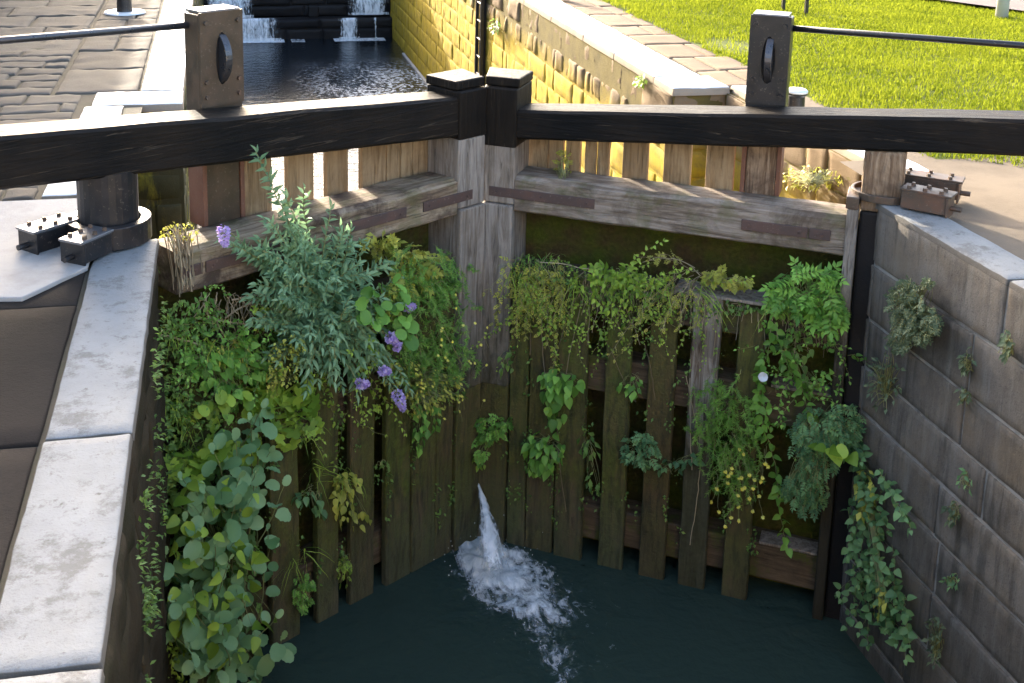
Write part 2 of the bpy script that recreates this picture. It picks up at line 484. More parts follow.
MAT['yellow_petal'] = m_leaf('yellow_petal', (0.75, 0.60, 0.04), (0.90, 0.78, 0.16), 0.6, 0.3)
MAT['white_petal'] = m_leaf('white_petal', (0.75, 0.75, 0.78), (0.88, 0.88, 0.90), 0.6, 0.3)
MAT['grass'] = m_leaf('lawn_blade', (0.070, 0.110, 0.008), (0.195, 0.215, 0.016), 0.8, 0.4, 0.0)


# ------------------------------------------------------------------ mesh builder
class MB:
    def __init__(s):
        s.v, s.f, s.t = [], [], []

    def add(s, verts, faces, tint=0.5):
        b = len(s.v)
        s.v.extend([tuple(map(float, p)) for p in verts])
        s.f.extend([tuple(b + i for i in q) for q in faces])
        if isinstance(tint, (list, tuple, np.ndarray)):
            s.t.extend(tint)
        else:
            s.t.extend([tint] * len(faces))

    def hexa(s, p, tint=0.5):
        """eight corners: 0-3 bottom ring, 4-7 top ring"""
        s.add(p, [(3, 2, 1, 0), (4, 5, 6, 7), (0, 1, 5, 4), (1, 2, 6, 5), (2, 3, 7, 6), (3, 0, 4, 7)], tint)

    def box(s, a, b, tint=0.5):
        (x0, y0, z0), (x1, y1, z1) = a, b
        x0, x1 = min(x0, x1), max(x0, x1)
        y0, y1 = min(y0, y1), max(y0, y1)
        s.hexa([(x0, y0, z0), (x1, y0, z0), (x1, y1, z0), (x0, y1, z0), (x0, y0, z1), (x1, y0, z1), (x1, y1, z1), (x0, y1, z1)], tint)

    def prism(s, poly, z0, z1, tint=0.5):
        n = len(poly)
        area = sum(poly[i][0] * poly[(i + 1) % n][1] - poly[(i + 1) % n][0] * poly[i][1] for i in range(n))
        if area < 0:
            poly = poly[::-1]
        s.add([(x, y, z0) for x, y in poly] + [(x, y, z1) for x, y in poly],
              [tuple(range(n))[::-1], tuple(range(n, 2 * n))] + [(i, (i + 1) % n, n + (i + 1) % n, n + i) for i in range(n)], tint)

    def tube(s, pts, rad, n=8, tint=0.5, cap=True):
        pts = [np.array(p, float) for p in pts]
        if not isinstance(rad, (list, tuple, np.ndarray)):
            rad = [rad] * len(pts)
        vs, fs = [], []
        ref = None
        for i, p in enumerate(pts):
            d = pts[min(i + 1, len(pts) - 1)] - pts[max(i - 1, 0)]
            d = d / (np.linalg.norm(d) + 1e-9)
            if ref is None:
                ref = np.array([0, 0, 1.0]) if abs(d[2]) < 0.9 else np.array([1.0, 0, 0])
            a = np.cross(d, ref)
            a /= np.linalg.norm(a) + 1e-9
            b = np.cross(d, a)
            ref = np.cross(a, d)
            for k in range(n):
                th = 2 * math.pi * k / n
                vs.append(p + rad[i] * (math.cos(th) * a + math.sin(th) * b))
        for i in range(len(pts) - 1):
            for k in range(n):
                fs.append((i * n + k, i * n + (k + 1) % n, (i + 1) * n + (k + 1) % n, (i + 1) * n + k))
        if cap:
            fs.append(tuple(range(n))[::-1])
            fs.append(tuple(range((len(pts) - 1) * n, len(pts) * n)))
        s.add(vs, fs, tint)

    def build(s, name, mat, parent=None, origin=None, smooth=False, bevel=0.0, segs=2):
        me = bpy.data.meshes.new(name)
        o0 = np.array(origin if origin is not None else (0, 0, 0), float)
        v = np.array(s.v, float).reshape(-1, 3) - o0
        me.from_pydata(v.tolist(), [], s.f)
        at = me.attributes.new('tint', 'FLOAT', 'FACE')
        at.data.foreach_set('value', np.array(s.t, dtype=np.float32))
        if smooth:
            me.polygons.foreach_set('use_smooth', [True] * len(me.polygons))
        me.materials.append(mat)
        me.update()
        ob = bpy.data.objects.new(name, me)
        COL.objects.link(ob)
        if parent is not None:
            ob.parent = parent
        elif origin is not None:
            ob.location = origin
        if bevel:
            bv = ob.modifiers.new('bevel', 'BEVEL')
            bv.width = bevel
            bv.segments = segs
            bv.limit_method = 'ANGLE'
            bv.angle_limit = math.radians(40)
        return ob


def tag(o, label=None, cat=None, group=None, kind=None):
    for k, v in (('label', label), ('category', cat), ('group', group), ('kind', kind)):
        if v:
            o[k] = v
    return o


def empty(name, loc, label, cat, group=None, rz=0.0):
    o = bpy.data.objects.new(name, None)
    COL.objects.link(o)
    o.location = loc
    o.rotation_euler = (0, 0, rz)
    o.empty_display_size = 0.2
    return tag(o, label, cat, group)


# ------------------------------------------------------------------ stone blocks
def rough_block(mb, org, U, V, N, u0, u1, v0, v1, rng, depth=0.10, edge=0.02, amp=0.008, jit=0.01, seg=0.09, maxseg=14):
    """one stone: a bulging face on the plane org + u U + v V, standing out along N, edges rolled back"""
    nu = max(3, min(maxseg, int((u1 - u0) / seg) + 2))
    nv = max(3, min(maxseg, int((v1 - v0) / seg) + 2))
    e = min(edge, (u1 - u0) * 0.22, (v1 - v0) * 0.22)
    us = [u0, u0 + e * 0.35] + list(np.linspace(u0 + e, u1 - e, nu)) + [u1 - e * 0.35, u1]
    vs = [v0, v0 + e * 0.35] + list(np.linspace(v0 + e, v1 - e, nv)) + [v1 - e * 0.35, v1]
    off = rng.uniform(-jit, jit)
    sd = Vector((rng.uniform(0, 50), rng.uniform(0, 50), rng.uniform(0, 50)))
    pts = []
    nU, nV = len(us), len(vs)
    for j, v in enumerate(vs):
        for i, u in enumerate(us):
            ring = min(i, j, nU - 1 - i, nV - 1 - j)
            h = off
            if ring == 0:
                h = -depth
            elif ring == 1:
                h = off - e * 0.55
            q = Vector((u * 5, v * 5, 0)) + sd
            if ring >= 1:
                h += amp * (mnoise.noise(q) + 0.6 * mnoise.noise(q * 3.1))
            du = dv = 0.0
            if ring <= 1:
                du = e * 0.35 * mnoise.noise(q * 1.7 + Vector((9, 0, 0)))
                dv = e * 0.35 * mnoise.noise(q * 1.7 + Vector((0, 9, 0)))
            pts.append(org + U * (u + du) + V * (v + dv) + N * h)
    fs = []
    flip = np.cross(U, V) @ N < 0
    for j in range(nV - 1):
        for i in range(nU - 1):
            q = (j * nU + i, j * nU + i + 1, (j + 1) * nU + i + 1, (j + 1) * nU + i)
            fs.append(q[::-1] if flip else q)
    mb.add(pts, fs, rng.random())


def courses(mb, org, U, V, N, ulen, heights, lens, rng, joint=0.012, **kw):
    v = 0.0
    for ci, h in enumerate(heights):
        lo, hi = lens[ci % len(lens)]
        u = -rng.uniform(0, lo * 0.5) if ci else 0.0
        while u < ulen - 0.02:
            w = rng.uniform(lo, hi)
            a, b = max(u, 0), min(u + w, ulen)
            if ulen - b < lo * 0.3:
                b = ulen
            if b - a > 0.05:
                rough_block(mb, org, U, V, N, a + joint / 2, b - joint / 2, v + joint / 2, v + h - joint / 2, rng, **kw)
            u = b if b == ulen else u + w
        v += h


X, Y, Z = np.array([1.0, 0, 0]), np.array([0, 1.0, 0]), np.array([0, 0, 1.0])


def sheet(mb, org, U, V, nu, nv, amp=0.0, sc=1.0, tint=0.5):
    org = np.array(org, float)
    U = np.array(U, float)
    V = np.array(V, float)
    N = np.cross(U, V)
    N /= np.linalg.norm(N)
    pts = []
    for j in range(nv + 1):
        for i in range(nu + 1):
            p = org + U * (i / nu) + V * (j / nv)
            if amp:
                p = p + N * amp * mnoise.noise(Vector(p * sc))
            pts.append(p)
    fs = [(j * (nu + 1) + i, j * (nu + 1) + i + 1, (j + 1) * (nu + 1) + i + 1, (j + 1) * (nu + 1) + i) for j in range(nv) for i in range(nu)]
    mb.add(pts, fs, tint)


# ------------------------------------------------------------------ ground and water
rng = random.Random(7)
g = MB()
for (x0, x1, y0, y1) in ((-400, -2.62, -400, 400), (2.62, 400, -400, 400), (-2.62, 2.62, 20.6, 400), (-2.62, 2.62, -400, -14.0)):
    g.add([(x0, y0, -0.06), (x1, y0, -0.06), (x1, y1, -0.06), (x0, y1, -0.06)], [(0, 1, 2, 3)])
tag(g.build('ground', MAT['soil']), kind='structure')

g = MB()
sheet(g, (3.05, -0.75, -0.03), (34, 0, 0), (0, 34, 0), 90, 90, 0.03, 0.6)
tag(g.build('lawn', MAT['soil'], smooth=True), kind='structure')

g = MB()
sheet(g, (2.40, -9.0, -0.012), (9.0, 0, 0), (0, 8.55, 0), 90, 86, 0.018, 1.4)
sheet(g, (2.92, -0.5, -0.012), (0.22, 0, 0), (0, 2.45, 0), 4, 24, 0.015, 1.4)
tag(g.build('lockside_earth', MAT['earth'], smooth=True), kind='structure')

g = MB()
g.add([(7.50, 6.75, 0.035), (10.1, 1.9, 0.035), (13.0, 1.9, 0.035), (7.2, 13.0, 0.035), (4.4, 13.0, 0.035)], [(0, 1, 2, 3, 4)])
tag(g.build('far_path', MAT['path']), kind='structure')

WL, WU = -2.90, -2.62
g = MB()
g.add([(-2.6, -14, WL), (2.6, -14, WL), (2.6, -1.28, WL), (0, 0.36, WL), (-2.6, -1.28, WL)], [(0, 1, 2, 3, 4)])
tag(g.build('lower_water', MAT['water_low']), kind='structure')
g = MB()
g.add([(-2.7, -1.26, WU), (0, 0.39, WU), (2.7, -1.26, WU), (2.7, 19.6, WU), (-2.7, 19.6, WU)], [(0, 1, 2, 3, 4)])
tag(g.build('chamber_water', MAT['water_up']), kind='structure')
g = MB()
g.add([(-2.2, 20.2, -0.4), (2.2, 20.2, -0.4), (2.2, 60, -0.4), (-2.2, 60, -0.4)], [(0, 1, 2, 3)])
tag(g.build('upper_canal_water', MAT['water_low']), kind='structure')


# ------------------------------------------------------------------ paving
def paving(name, mat, areas, seed, bed=True, **kw):
    r = random.Random(seed)
    mb = MB()
    for (x0, x1, y0, y1, rows, lens, z) in areas:
        hs, y = [], 0.0
        while y < (y1 - y0) - 0.01:
            h = r.uniform(*rows)
            if (y1 - y0) - (y + h) < rows[0] * 0.5:
                h = (y1 - y0) - y
            hs.append(h)
            y += h
        courses(mb, np.array([x0, y0, z]), X, Y, Z, x1 - x0, hs, [lens], r, **kw)
    return tag(mb.build(name, mat, smooth=True), kind='structure')


paving('left_bank_setts', MAT['flag'], [
    (-7.4, -3.16, 2.36, 4.3, (0.24, 0.33), (0.42, 0.8), 0.0),
    (-7.4, -2.90, -0.55, 2.34, (0.24, 0.33), (0.42, 0.8), 0.0),
    (-7.4, -3.16, 4.3, 16.0, (0.42, 0.75), (0.7, 1.3), 0.0),
    (-3.14, -2.46, 2.36, 16.0, (0.7, 1.15), (0.66, 0.7), 0.0)], 3, joint=0.010, depth=0.05, edge=0.018, amp=0.014, jit=0.009, seg=0.07)
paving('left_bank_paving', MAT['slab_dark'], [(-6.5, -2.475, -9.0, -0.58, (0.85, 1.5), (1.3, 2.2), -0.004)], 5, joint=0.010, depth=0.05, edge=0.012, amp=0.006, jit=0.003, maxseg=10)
paving('right_bank_slabs', MAT['flag_tan'], [(2.60, 3.20, 1.97, 3.3, (0.6, 0.7), (0.28, 0.32), -0.004), (2.58, 3.12, 3.3, 18.0, (0.5, 1.0), (0.24, 0.55), -0.004)], 6, joint=0.010, depth=0.05, edge=0.012, amp=0.006, jit=0.006)
g = MB()
for (x0, x1, y0, y1) in ((-8.0, -2.40, -9.0, 18.0), (2.45, 3.15, 1.9, 18.5)):
    sheet(g, (x0, y0, -0.018), (x1 - x0, 0, 0), (0, y1 - y0, 0), 30, 60, 0.008, 3.0)
tag(g.build('joint_soil', MAT['bed'], smooth=True), kind='structure')


# ------------------------------------------------------------------ lock walls
def lock_wall(label, face_mat, mort_mat, cop_mat, runs, copes, fills, seed, group=None, face_kw=None, mort_off=0.012, near=False):
    """runs: (origin, U, N, length, heights, lens); copes: list of (x0, x1, y0, y1); fills: solid boxes behind the face"""
    r = random.Random(seed)
    base = (runs[0][0][0], runs[0][0][1], -3.4)
    root = empty('lock_wall', base, label, 'wall', group)
    st, mo = MB(), MB()
    for (org, U, N, ln, hs, lens, *more) in runs:
        courses(st, np.array(org, float), U, -Z, N, ln, hs, lens, r, **{**(face_kw or {}), **(more[0] if more else {})})
        o2 = np.array(org, float) - N * mort_off
        tot = sum(hs)
        U2, V2 = U * ln, -Z * tot
        if np.cross(U2, V2) @ N < 0:
            o2 = o2 + V2
            V2 = -V2
        sheet(mo, o2, U2, V2, max(2, int(ln / 0.25)), max(2, int(tot / 0.25)), 0.006, 6.0)
    for b in fills:
        mo.box(*b)
    st.build('stonework', face_mat, root, origin=base, smooth=True)
    mo.build('mortar', mort_mat, root, origin=base)
    cp = MB()
    for (x0, x1, y0, y1) in copes:
        rough_block(cp, np.array([0, 0, 0.006]), X, Y, Z, x0, x1, y0, y1, r, depth=0.035 if near else 0.07, edge=0.014, amp=0.007, jit=0.002, seg=0.06, maxseg=30)
    if copes:
        cp.build('coping', cop_mat, root, origin=base, smooth=True)
    return root


lock_wall('dark shaded gritstone wall of big blocks right of the gates, white paint along its top', MAT['near_wall'], MAT['mortar'], MAT['coping_white'],
          [((2.15, -1.40, -0.012), -Y, -X, 8.5, [0.375, 0.36, 0.32, 0.30, 0.33, 0.34, 0.36, 0.36, 0.4, 0.5], [(1.26, 1.30), (0.8, 1.5), (0.7, 1.3)]),
           ((2.20, -1.25, -0.012), np.array([-0.316, -0.949, 0.0]), np.array([-0.949, 0.316, 0.0]), 0.158, [0.375, 0.36, 0.32, 0.30, 0.33, 0.34, 0.36, 0.36, 0.4, 0.5], [(0.2, 0.3)])],
          [(2.145, 2.43, -2.665, -1.27), (2.15, 2.44, -4.0, -2.67), (2.145, 2.44, -5.6, -4.01), (2.145, 2.44, -8.0, -5.61)],
          [((2.19, -9.9, -3.6), (2.7, -1.28, -0.03))], 21, face_kw=dict(joint=0.019, amp=0.006, jit=0.006, edge=0.009, seg=0.045, maxseg=32), near=True, mort_off=0.013)
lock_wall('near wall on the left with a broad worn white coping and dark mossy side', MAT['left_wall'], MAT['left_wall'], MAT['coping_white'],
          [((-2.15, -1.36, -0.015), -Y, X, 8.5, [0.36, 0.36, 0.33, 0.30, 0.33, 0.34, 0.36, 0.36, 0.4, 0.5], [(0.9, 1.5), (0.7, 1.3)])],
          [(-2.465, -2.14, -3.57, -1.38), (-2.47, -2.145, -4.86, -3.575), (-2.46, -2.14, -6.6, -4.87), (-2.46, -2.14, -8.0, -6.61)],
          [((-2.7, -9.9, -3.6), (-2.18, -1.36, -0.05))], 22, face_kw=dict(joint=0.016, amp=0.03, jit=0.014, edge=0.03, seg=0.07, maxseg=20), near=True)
rag = [0.28, 0.24, 0.26, 0.30, 0.28, 0.3, 0.3, 0.32, 0.34, 0.5, 0.6]
lock_wall('sunlit chamber wall beyond the gates, mustard yellow with algae below rough brown stones', MAT['chamber_wall'], MAT['chamber_mortar'], MAT['coping_far'],
          [((2.10, 1.95, -0.05), Y, -X, 17.6, [0.30, 0.26], [(0.35, 0.80), (0.14, 0.36)], dict(amp=0.03, jit=0.022, edge=0.03)),
           ((2.10, 1.95, -0.61), Y, -X, 17.6, rag[2:], [(0.35, 0.9), (0.2, 0.7), (0.3, 1.1)]),
           ((2.58, -1.24, -0.05), Y, -X, 3.15, rag, [(0.3, 0.7), (0.2, 0.5)]),
           ((2.10, 1.92, -0.05), X, -Y, 0.5, rag, [(0.5, 0.6), (0.2, 0.3)])],
          [(2.09, 2.55, a, b) for a, b in ((2.40, 3.55), (3.57, 4.6), (4.62, 5.9), (5.92, 7.2), (7.22, 8.6), (8.62, 10.4), (10.42, 12.4), (12.42, 15), (15.02, 18.6))]
          + [(2.085, 2.62, 1.90, 2.385), (2.64, 2.93, 1.40, 1.955), (2.60, 2.93, 0.2, 1.38), (2.60, 2.91, -0.88, 0.18)],
          [((2.14, 1.95, -3.4), (2.7, 19.9, -0.05)), ((2.62, -1.26, -3.4), (3.0, 1.9, -0.05)), ((2.30, -1.255, -3.4), (2.60, -1.02, -0.05))], 23,
          face_kw=dict(joint=0.008, amp=0.016, jit=0.007, edge=0.012, seg=0.09, maxseg=9), mort_off=0.005)
lock_wall('shaded chamber wall beyond the gates on the left, its bright white coping stepping around the gate recess', MAT['yellow_pillar'], MAT['yellow_pillar'], MAT['coping_far'],
          [((-2.10, 1.90, -0.05), Y, X, 17.6, rag, [(0.4, 0.9), (0.3, 0.7)]),
           ((-2.55, -1.24, -0.05), Y, X, 3.12, rag, [(0.4, 0.9), (0.3, 0.7)]),
           ((-2.55, 1.88, -0.05), X, -Y, 0.45, rag, [(0.5, 0.6), (0.2, 0.3)])],
          [(-2.445, -2.09, a, b) for a, b in ((2.36, 4.0), (4.02, 5.7), (5.72, 7.4), (7.42, 10), (10.02, 14), (14.02, 18.6))]
          + [(-2.80, -2.085, 1.865, 2.345), (-2.85, -2.54, 0.72, 1.85), (-2.87, -2.54, -0.52, 0.70)],
          [((-2.7, 1.9, -3.4), (-2.13, 19.9, -0.05)), ((-3.0, -1.26, -3.4), (-2.58, 1.9, -0.05))], 24,
          face_kw=dict(joint=0.02, amp=0.015, jit=0.01, edge=0.03, seg=0.14, maxseg=8))

# pale slab under the left anchor
g = MB()
g.prism([(-3.9, -2.02), (-2.74, -2.17), (-2.475, -1.80), (-2.475, -0.62), (-3.9, -0.62)], -0.01, 0.016)
tag(g.build('stone_slab', MAT['pad'], bevel=0.006), 'pale smooth slab let into the brown paving under the left gate anchor', 'slab')

# far cill with its two spills, and the closed head gates above it
root = empty('cill_wall', (0, 19.3, -2.7), 'wet black stepped cill wall across the far end of the chamber', 'wall')
c = MB()
r = random.Random(31)
courses(c, np.array([-2.1, 19.2, -2.17]), X, -Z, -Y, 4.2, [0.22, 0.3, 0.4], [(0.7, 1.3)], r, joint=0.01, amp=0.02, jit=0.02, edge=0.03)
courses(c, np.array([-2.1, 19.62, -1.70]), X, -Z, -Y, 4.2, [0.22, 0.26], [(0.7, 1.3)], r, joint=0.01, amp=0.02, jit=0.02, edge=0.03)
c.build('stonework', MAT['cill'], root, origin=(0, 19.3, -2.7), smooth=True)
c = MB()
c.box((-2.15, 19.24, -3.4), (2.15, 20.6, -2.18))
c.box((-2.15, 19.66, -2.18), (2.15, 20.6, -1.70))
c.box((0.22, 19.50, -2.18), (0.46, 19.64, -1.92))
c.build('ledge', MAT['cill'], root, origin=(0, 19.3, -2.7), bevel=0.03)
for sx in (-1, 1):
    hg = empty('head_gate', (sx * 1.05, 20.0, -1.7), 'black timber head gate leaf above the far cill, on the %s' % ('left' if sx < 0 else 'right'), 'lock gate', 'closed head gates at the far end')
    for k in range(8):
        a = 0.02 + k * 0.258
        pl = MB()
        pl.box((sx * a, 19.9 + 0.06 * (8 - k) / 8, -1.7), (sx * (a + 0.245), 20.0 + 0.06 * (8 - k) / 8, 0.35))
        pl.build('plank', MAT['cill'], hg, origin=(sx * 1.05, 20.0, -1.7), bevel=0.01)
    pl = MB()
    pl.box((sx * 0.02, 19.78, 0.36), (sx * 5.0, 20.08, 0.66))
    pl.build('balance_beam', MAT['beam'], hg, origin=(sx * 1.05, 20.0, -1.7), bevel=0.015)


def fall(x0, x1, y_top, z_top, z_bot, push, seed):
    mb = MB()
    r = random.Random(seed)
    nx, nz = max(6, int((x1 - x0) / 0.05)), 10
    pts, tint = [], []
    for j in range(nz + 1):
        t = j / nz
        for i in range(nx + 1):
            x = x0 + (x1 - x0) * i / nx + r.uniform(-0.012, 0.012)
            pts.append((x, y_top - push * math.sqrt(t) - 0.02 - 0.03 * r.random(), z_top + (z_bot - z_top) * t * t ** 0.3))
    fs = []
    for j in range(nz):
        for i in range(nx):
            fs.append((j * (nx + 1) + i, j * (nx + 1) + i + 1, (j + 1) * (nx + 1) + i + 1, (j + 1) * (nx + 1) + i))
            e = min(i, nx - 1 - i) / (nx * 0.5)
            tint.append(0.30 + 0.25 * min(1, e * 2) + (0.12 if j == nz - 1 else 0))
    mb.add(pts, fs, tint)
    return mb


f1 = fall(-1.75, -0.42, 19.16, -2.12, WU, 0.10, 1)
b = fall(-2.1, -1.0, 19.58, -1.66, -2.14, 0.22, 2)
f1.add(b.v, b.f, b.t)
tag(f1.build('waterfall', MAT['foam'], smooth=True), kind='structure')
f1 = fall(0.86, 1.34, 19.16, -2.14, WU, 0.08, 3)
for (a0, a1, zt, zb, yy) in ((1.12, 2.05, -1.70, -2.12, 19.58), (1.66, 1.72, -2.14, WU, 19.16)):
    b = fall(a0, a1, yy, zt, zb, 0.16, 5)
    f1.add(b.v, b.f, b.t)
tag(f1.build('waterfall', MAT['foam'], smooth=True), kind='structure')
f1 = MB()
for (a0, a1, t_) in ((-1.8, -0.35, 0.62), (0.75, 1.9, 0.58), (-0.2, 0.1, 0.45)):
    sheet(f1, (a0, 18.80, WU + 0.006), (a1 - a0, 0, 0), (0, 0.38, 0), 14, 4, 0, 1, t_)
tag(f1.build('foam_line', MAT['foam']), kind='stuff')

# waterline ledge on the right chamber wall
g = MB()
g.box((2.02, 11.5, WU - 0.1), (2.075, 17.2, WU + 0.03))
tag(g.build('wall_ledge', MAT['pad'], bevel=0.01), 'thin pale ledge along the waterline of the yellow chamber wall', 'ledge')

# ladder set on the yellow wall
LAD = (2.06, 9.58, 0)
lad = empty('wall_ladder', (2.06, 9.58, -2.6), 'dark iron ladder fixed upright to the yellow chamber wall behind the mitre posts', 'ladder')
for dy in (-0.17, 0.17):
    m = MB()
    m.box((2.00, 9.58 + dy - 0.022, -3.0), (2.05, 9.58 + dy + 0.022, 0.0))
    m.build('stile', MAT['black_steel'], lad, origin=(2.06, 9.58, -2.6), bevel=0.004)
for k in range(10):
    m = MB()
    z = -0.12 - k * 0.27
    m.tube([(2.025, 9.41, z), (2.025, 9.75, z)], 0.014, 8)
    m.build('rung', MAT['grey_steel'], lad, origin=(2.06, 9.58, -2.6), smooth=False)
m = MB()
m.box((2.055, 9.42, -3.0), (2.085, 9.74, -0.1))
m.build('groove_back', MAT['cill'], lad, origin=(2.06, 9.58, -2.6))



# unseen stone cottage added on the left bank to cast shade over the paving
def cottage():
    base = (-5.3, 6.0, 0)
    root = empty('shade_cottage', base, 'unseen stone cottage with a slate roof, added on the left bank to cast shade', 'cottage')
    r = random.Random(77)
    st, mo, rf = MB(), MB(), MB()
    X0, X1, Y0, Y1, H_ = -9.0, -5.3, 1.5, 17.0, 3.15
    GY0, GY1, GP = 6.5, 9.1, 4.55
    mo.box((X0, Y0, -0.05), (X1 - 0.02, Y1, H_))
    courses(st, np.array([X1, Y0, H_]), Y, -Z, X, Y1 - Y0, [0.35] * 9, [(0.5, 1.0)], r, joint=0.014, amp=0.012, jit=0.01, edge=0.02, maxseg=5, seg=0.2)
    courses(st, np.array([X1, Y0, H_]), -X, -Z, -Y, X1 - X0, [0.35] * 9, [(0.5, 1.0)], r, joint=0.014, amp=0.012, jit=0.01, edge=0.02, maxseg=5, seg=0.2)
    gm = (GY0 + GY1) / 2
    mo.add([(X1 - 0.015, GY0, H_), (X1 - 0.015, GY1, H_), (X1 - 0.015, gm, GP), (X1 - 0.3, GY0, H_), (X1 - 0.3, GY1, H_), (X1 - 0.3, gm, GP)], [(0, 1, 2), (5, 4, 3), (0, 2, 5, 3), (2, 1, 4, 5), (0, 3, 4, 1)])
    xm = (X0 + X1) / 2
    for (a, b) in (((X1 + 0.15, H_ - 0.05), (xm, 4.5)), ((xm, 4.5), (X0 - 0.15, H_ - 0.05))):
        p = [(a[0], Y0 - 0.15, a[1]), (a[0], Y1 + 0.15, a[1]), (b[0], Y1 + 0.15, b[1]), (b[0], Y0 - 0.15, b[1])]
        if a[0] > b[0]:
            rf.hexa(p + [(x, y, z + 0.07) for x, y, z in p])
    for sg in (-1, 1):
        yy = gm + sg * (gm - GY0 + 0.12)
        p = [(X1 + 0.12, yy, H_ - 0.05), (X1 + 0.12, gm, GP + 0.05), (xm, gm, GP + 0.05), (xm, yy, H_ - 0.05)]
        rf.hexa(p + [(x, y, z + 0.07) for x, y, z in p])
    st.build('stonework', MAT['chamber_mortar'] if False else MAT['flag'], root, origin=base, smooth=True)
    mo.build('wall', MAT['mortar'], root, origin=base)
    rf.build('roof', MAT['cill'], root, origin=base)
    for wy in (3.2, 11.0, 13.6):
        f, pn = MB(), MB()
        for (a0, a1, b0, b1) in ((wy - .5, wy + .5, 1.0, 1.08), (wy - .5, wy + .5, 2.12, 2.2), (wy - .5, wy - .42, 1.08, 2.12), (wy + .42, wy + .5, 1.08, 2.12), (wy - .025, wy + .025, 1.08, 2.12)):
            f.box((X1 + 0.02, a0, b0), (X1 + 0.07, a1, b1))
        fr = f.build('window', MAT['white_paint'], root, origin=base)
        pn.box((X1 + 0.015, wy - .42, 1.08), (X1 + 0.03, wy + .42, 2.12))
        pn.build('pane', MAT['water_low'], fr, origin=base)
    d = MB()
    d.box((X1 + 0.01, gm - .45, 0), (X1 + 0.06, gm + .45, 2.05))
    dr = d.build('door', MAT['black_steel'], root, origin=base, bevel=.01)
    d = MB()
    d.tube([(X1 + .06, gm + .35, 1.0), (X1 + .12, gm + .35, 1.0)], .025, 10)
    d.build('handle', MAT['grey_steel'], dr, origin=base)


cottage()


# unseen bridge at the camera, added so its sunlit face bounces warm light
def bridge():
    base = (0, -8.6, -2.9)
    root = empty('bounce_bridge', base, 'unseen sandstone arch bridge across the lock tail, added to bounce warm light', 'bridge')
    r = random.Random(91)
    yF, yB = -8.12, -11.5
    st, ring, mo = MB(), MB(), MB()
    spring, rise, half = -1.7, 1.0, 2.15
    # spandrels: courses left and right of the arch, then full-width courses above its crown
    z, top = 1.15, 1.15
    while z > -0.62:
        for (a, b) in ((-9.0, 9.0),):
            courses(st, np.array([a, yF, z]), X, -Z, Y, b - a, [0.295], [(0.5, 1.0)], r, joint=0.012, amp=0.010, jit=0.008, edge=0.018, maxseg=5, seg=0.2)
        z -= 0.295
    while z > -3.2:
        zz = z - 0.15
        w = half if zz < spring else half * math.sqrt(max(0.0, 1 - ((zz - spring) / rise) ** 2))
        for (a, b) in ((-9.0, -w - 0.02), (w + 0.02, 9.0)):
            courses(st, np.array([a, yF, z]), X, -Z, Y, b - a, [0.295], [(0.5, 1.0)], r, joint=0.012, amp=0.010, jit=0.008, edge=0.018, maxseg=5, seg=0.2)
        z -= 0.295
    st.build('stonework', MAT['bridge'], root, origin=base, smooth=True)
    n = 20
    pts = [(half * math.cos(math.pi * k / n), spring + rise * math.sin(math.pi * k / n)) for k in range(n + 1)]
    for k in range(n):
        (xa, za), (xb, zb_) = pts[k], pts[k + 1]
        mo.add([(xa, yF - 0.06, za), (xb, yF - 0.06, zb_), (xb, yB, zb_), (xa, yB, za)], [(0, 1, 2, 3)])
        mo.add([(xa, yF - 0.012, za), (xb, yF - 0.012, zb_), (xb, yF - 0.012, 0.0), (xa, yF - 0.012, 0.0)], [(3, 2, 1, 0)])
    mo.box((-9, yB, 0.0), (9, yF - 0.02, 0.22))
    mo.box((-9, yB, -3.3), (-half, yF - 0.02, -0.002))
    mo.box((half, yB, -3.3), (9, yF - 0.02, -0.002))
    mo.box((-9, yF - 0.40, 0.22), (9, yF - 0.02, 1.15))
    mo.box((-9, yB, 0.22), (9, yB + 0.38, 1.15))
    mo.build('core', MAT['bridge'], root, origin=base)
    for (ya, yb) in ((yF - 0.45, yF + 0.05), (yB - 0.05, yB + 0.45)):
        cp = MB()
        for x in range(-9, 9):
            cp.box((x + 0.004, ya, 1.152), (x + 0.996, yb, 1.29))
        cp.build('parapet_coping', MAT['pad'], root, origin=base, bevel=0.015)


bridge()


# ------------------------------------------------------------------ the two gate leaves
def bolt(mb, c, axis, r=0.014, h=0.014):
    c, axis = np.array(c, float), np.array(axis, float)
    mb.tube([c, c + axis * h], [r, r * 0.85], 6)


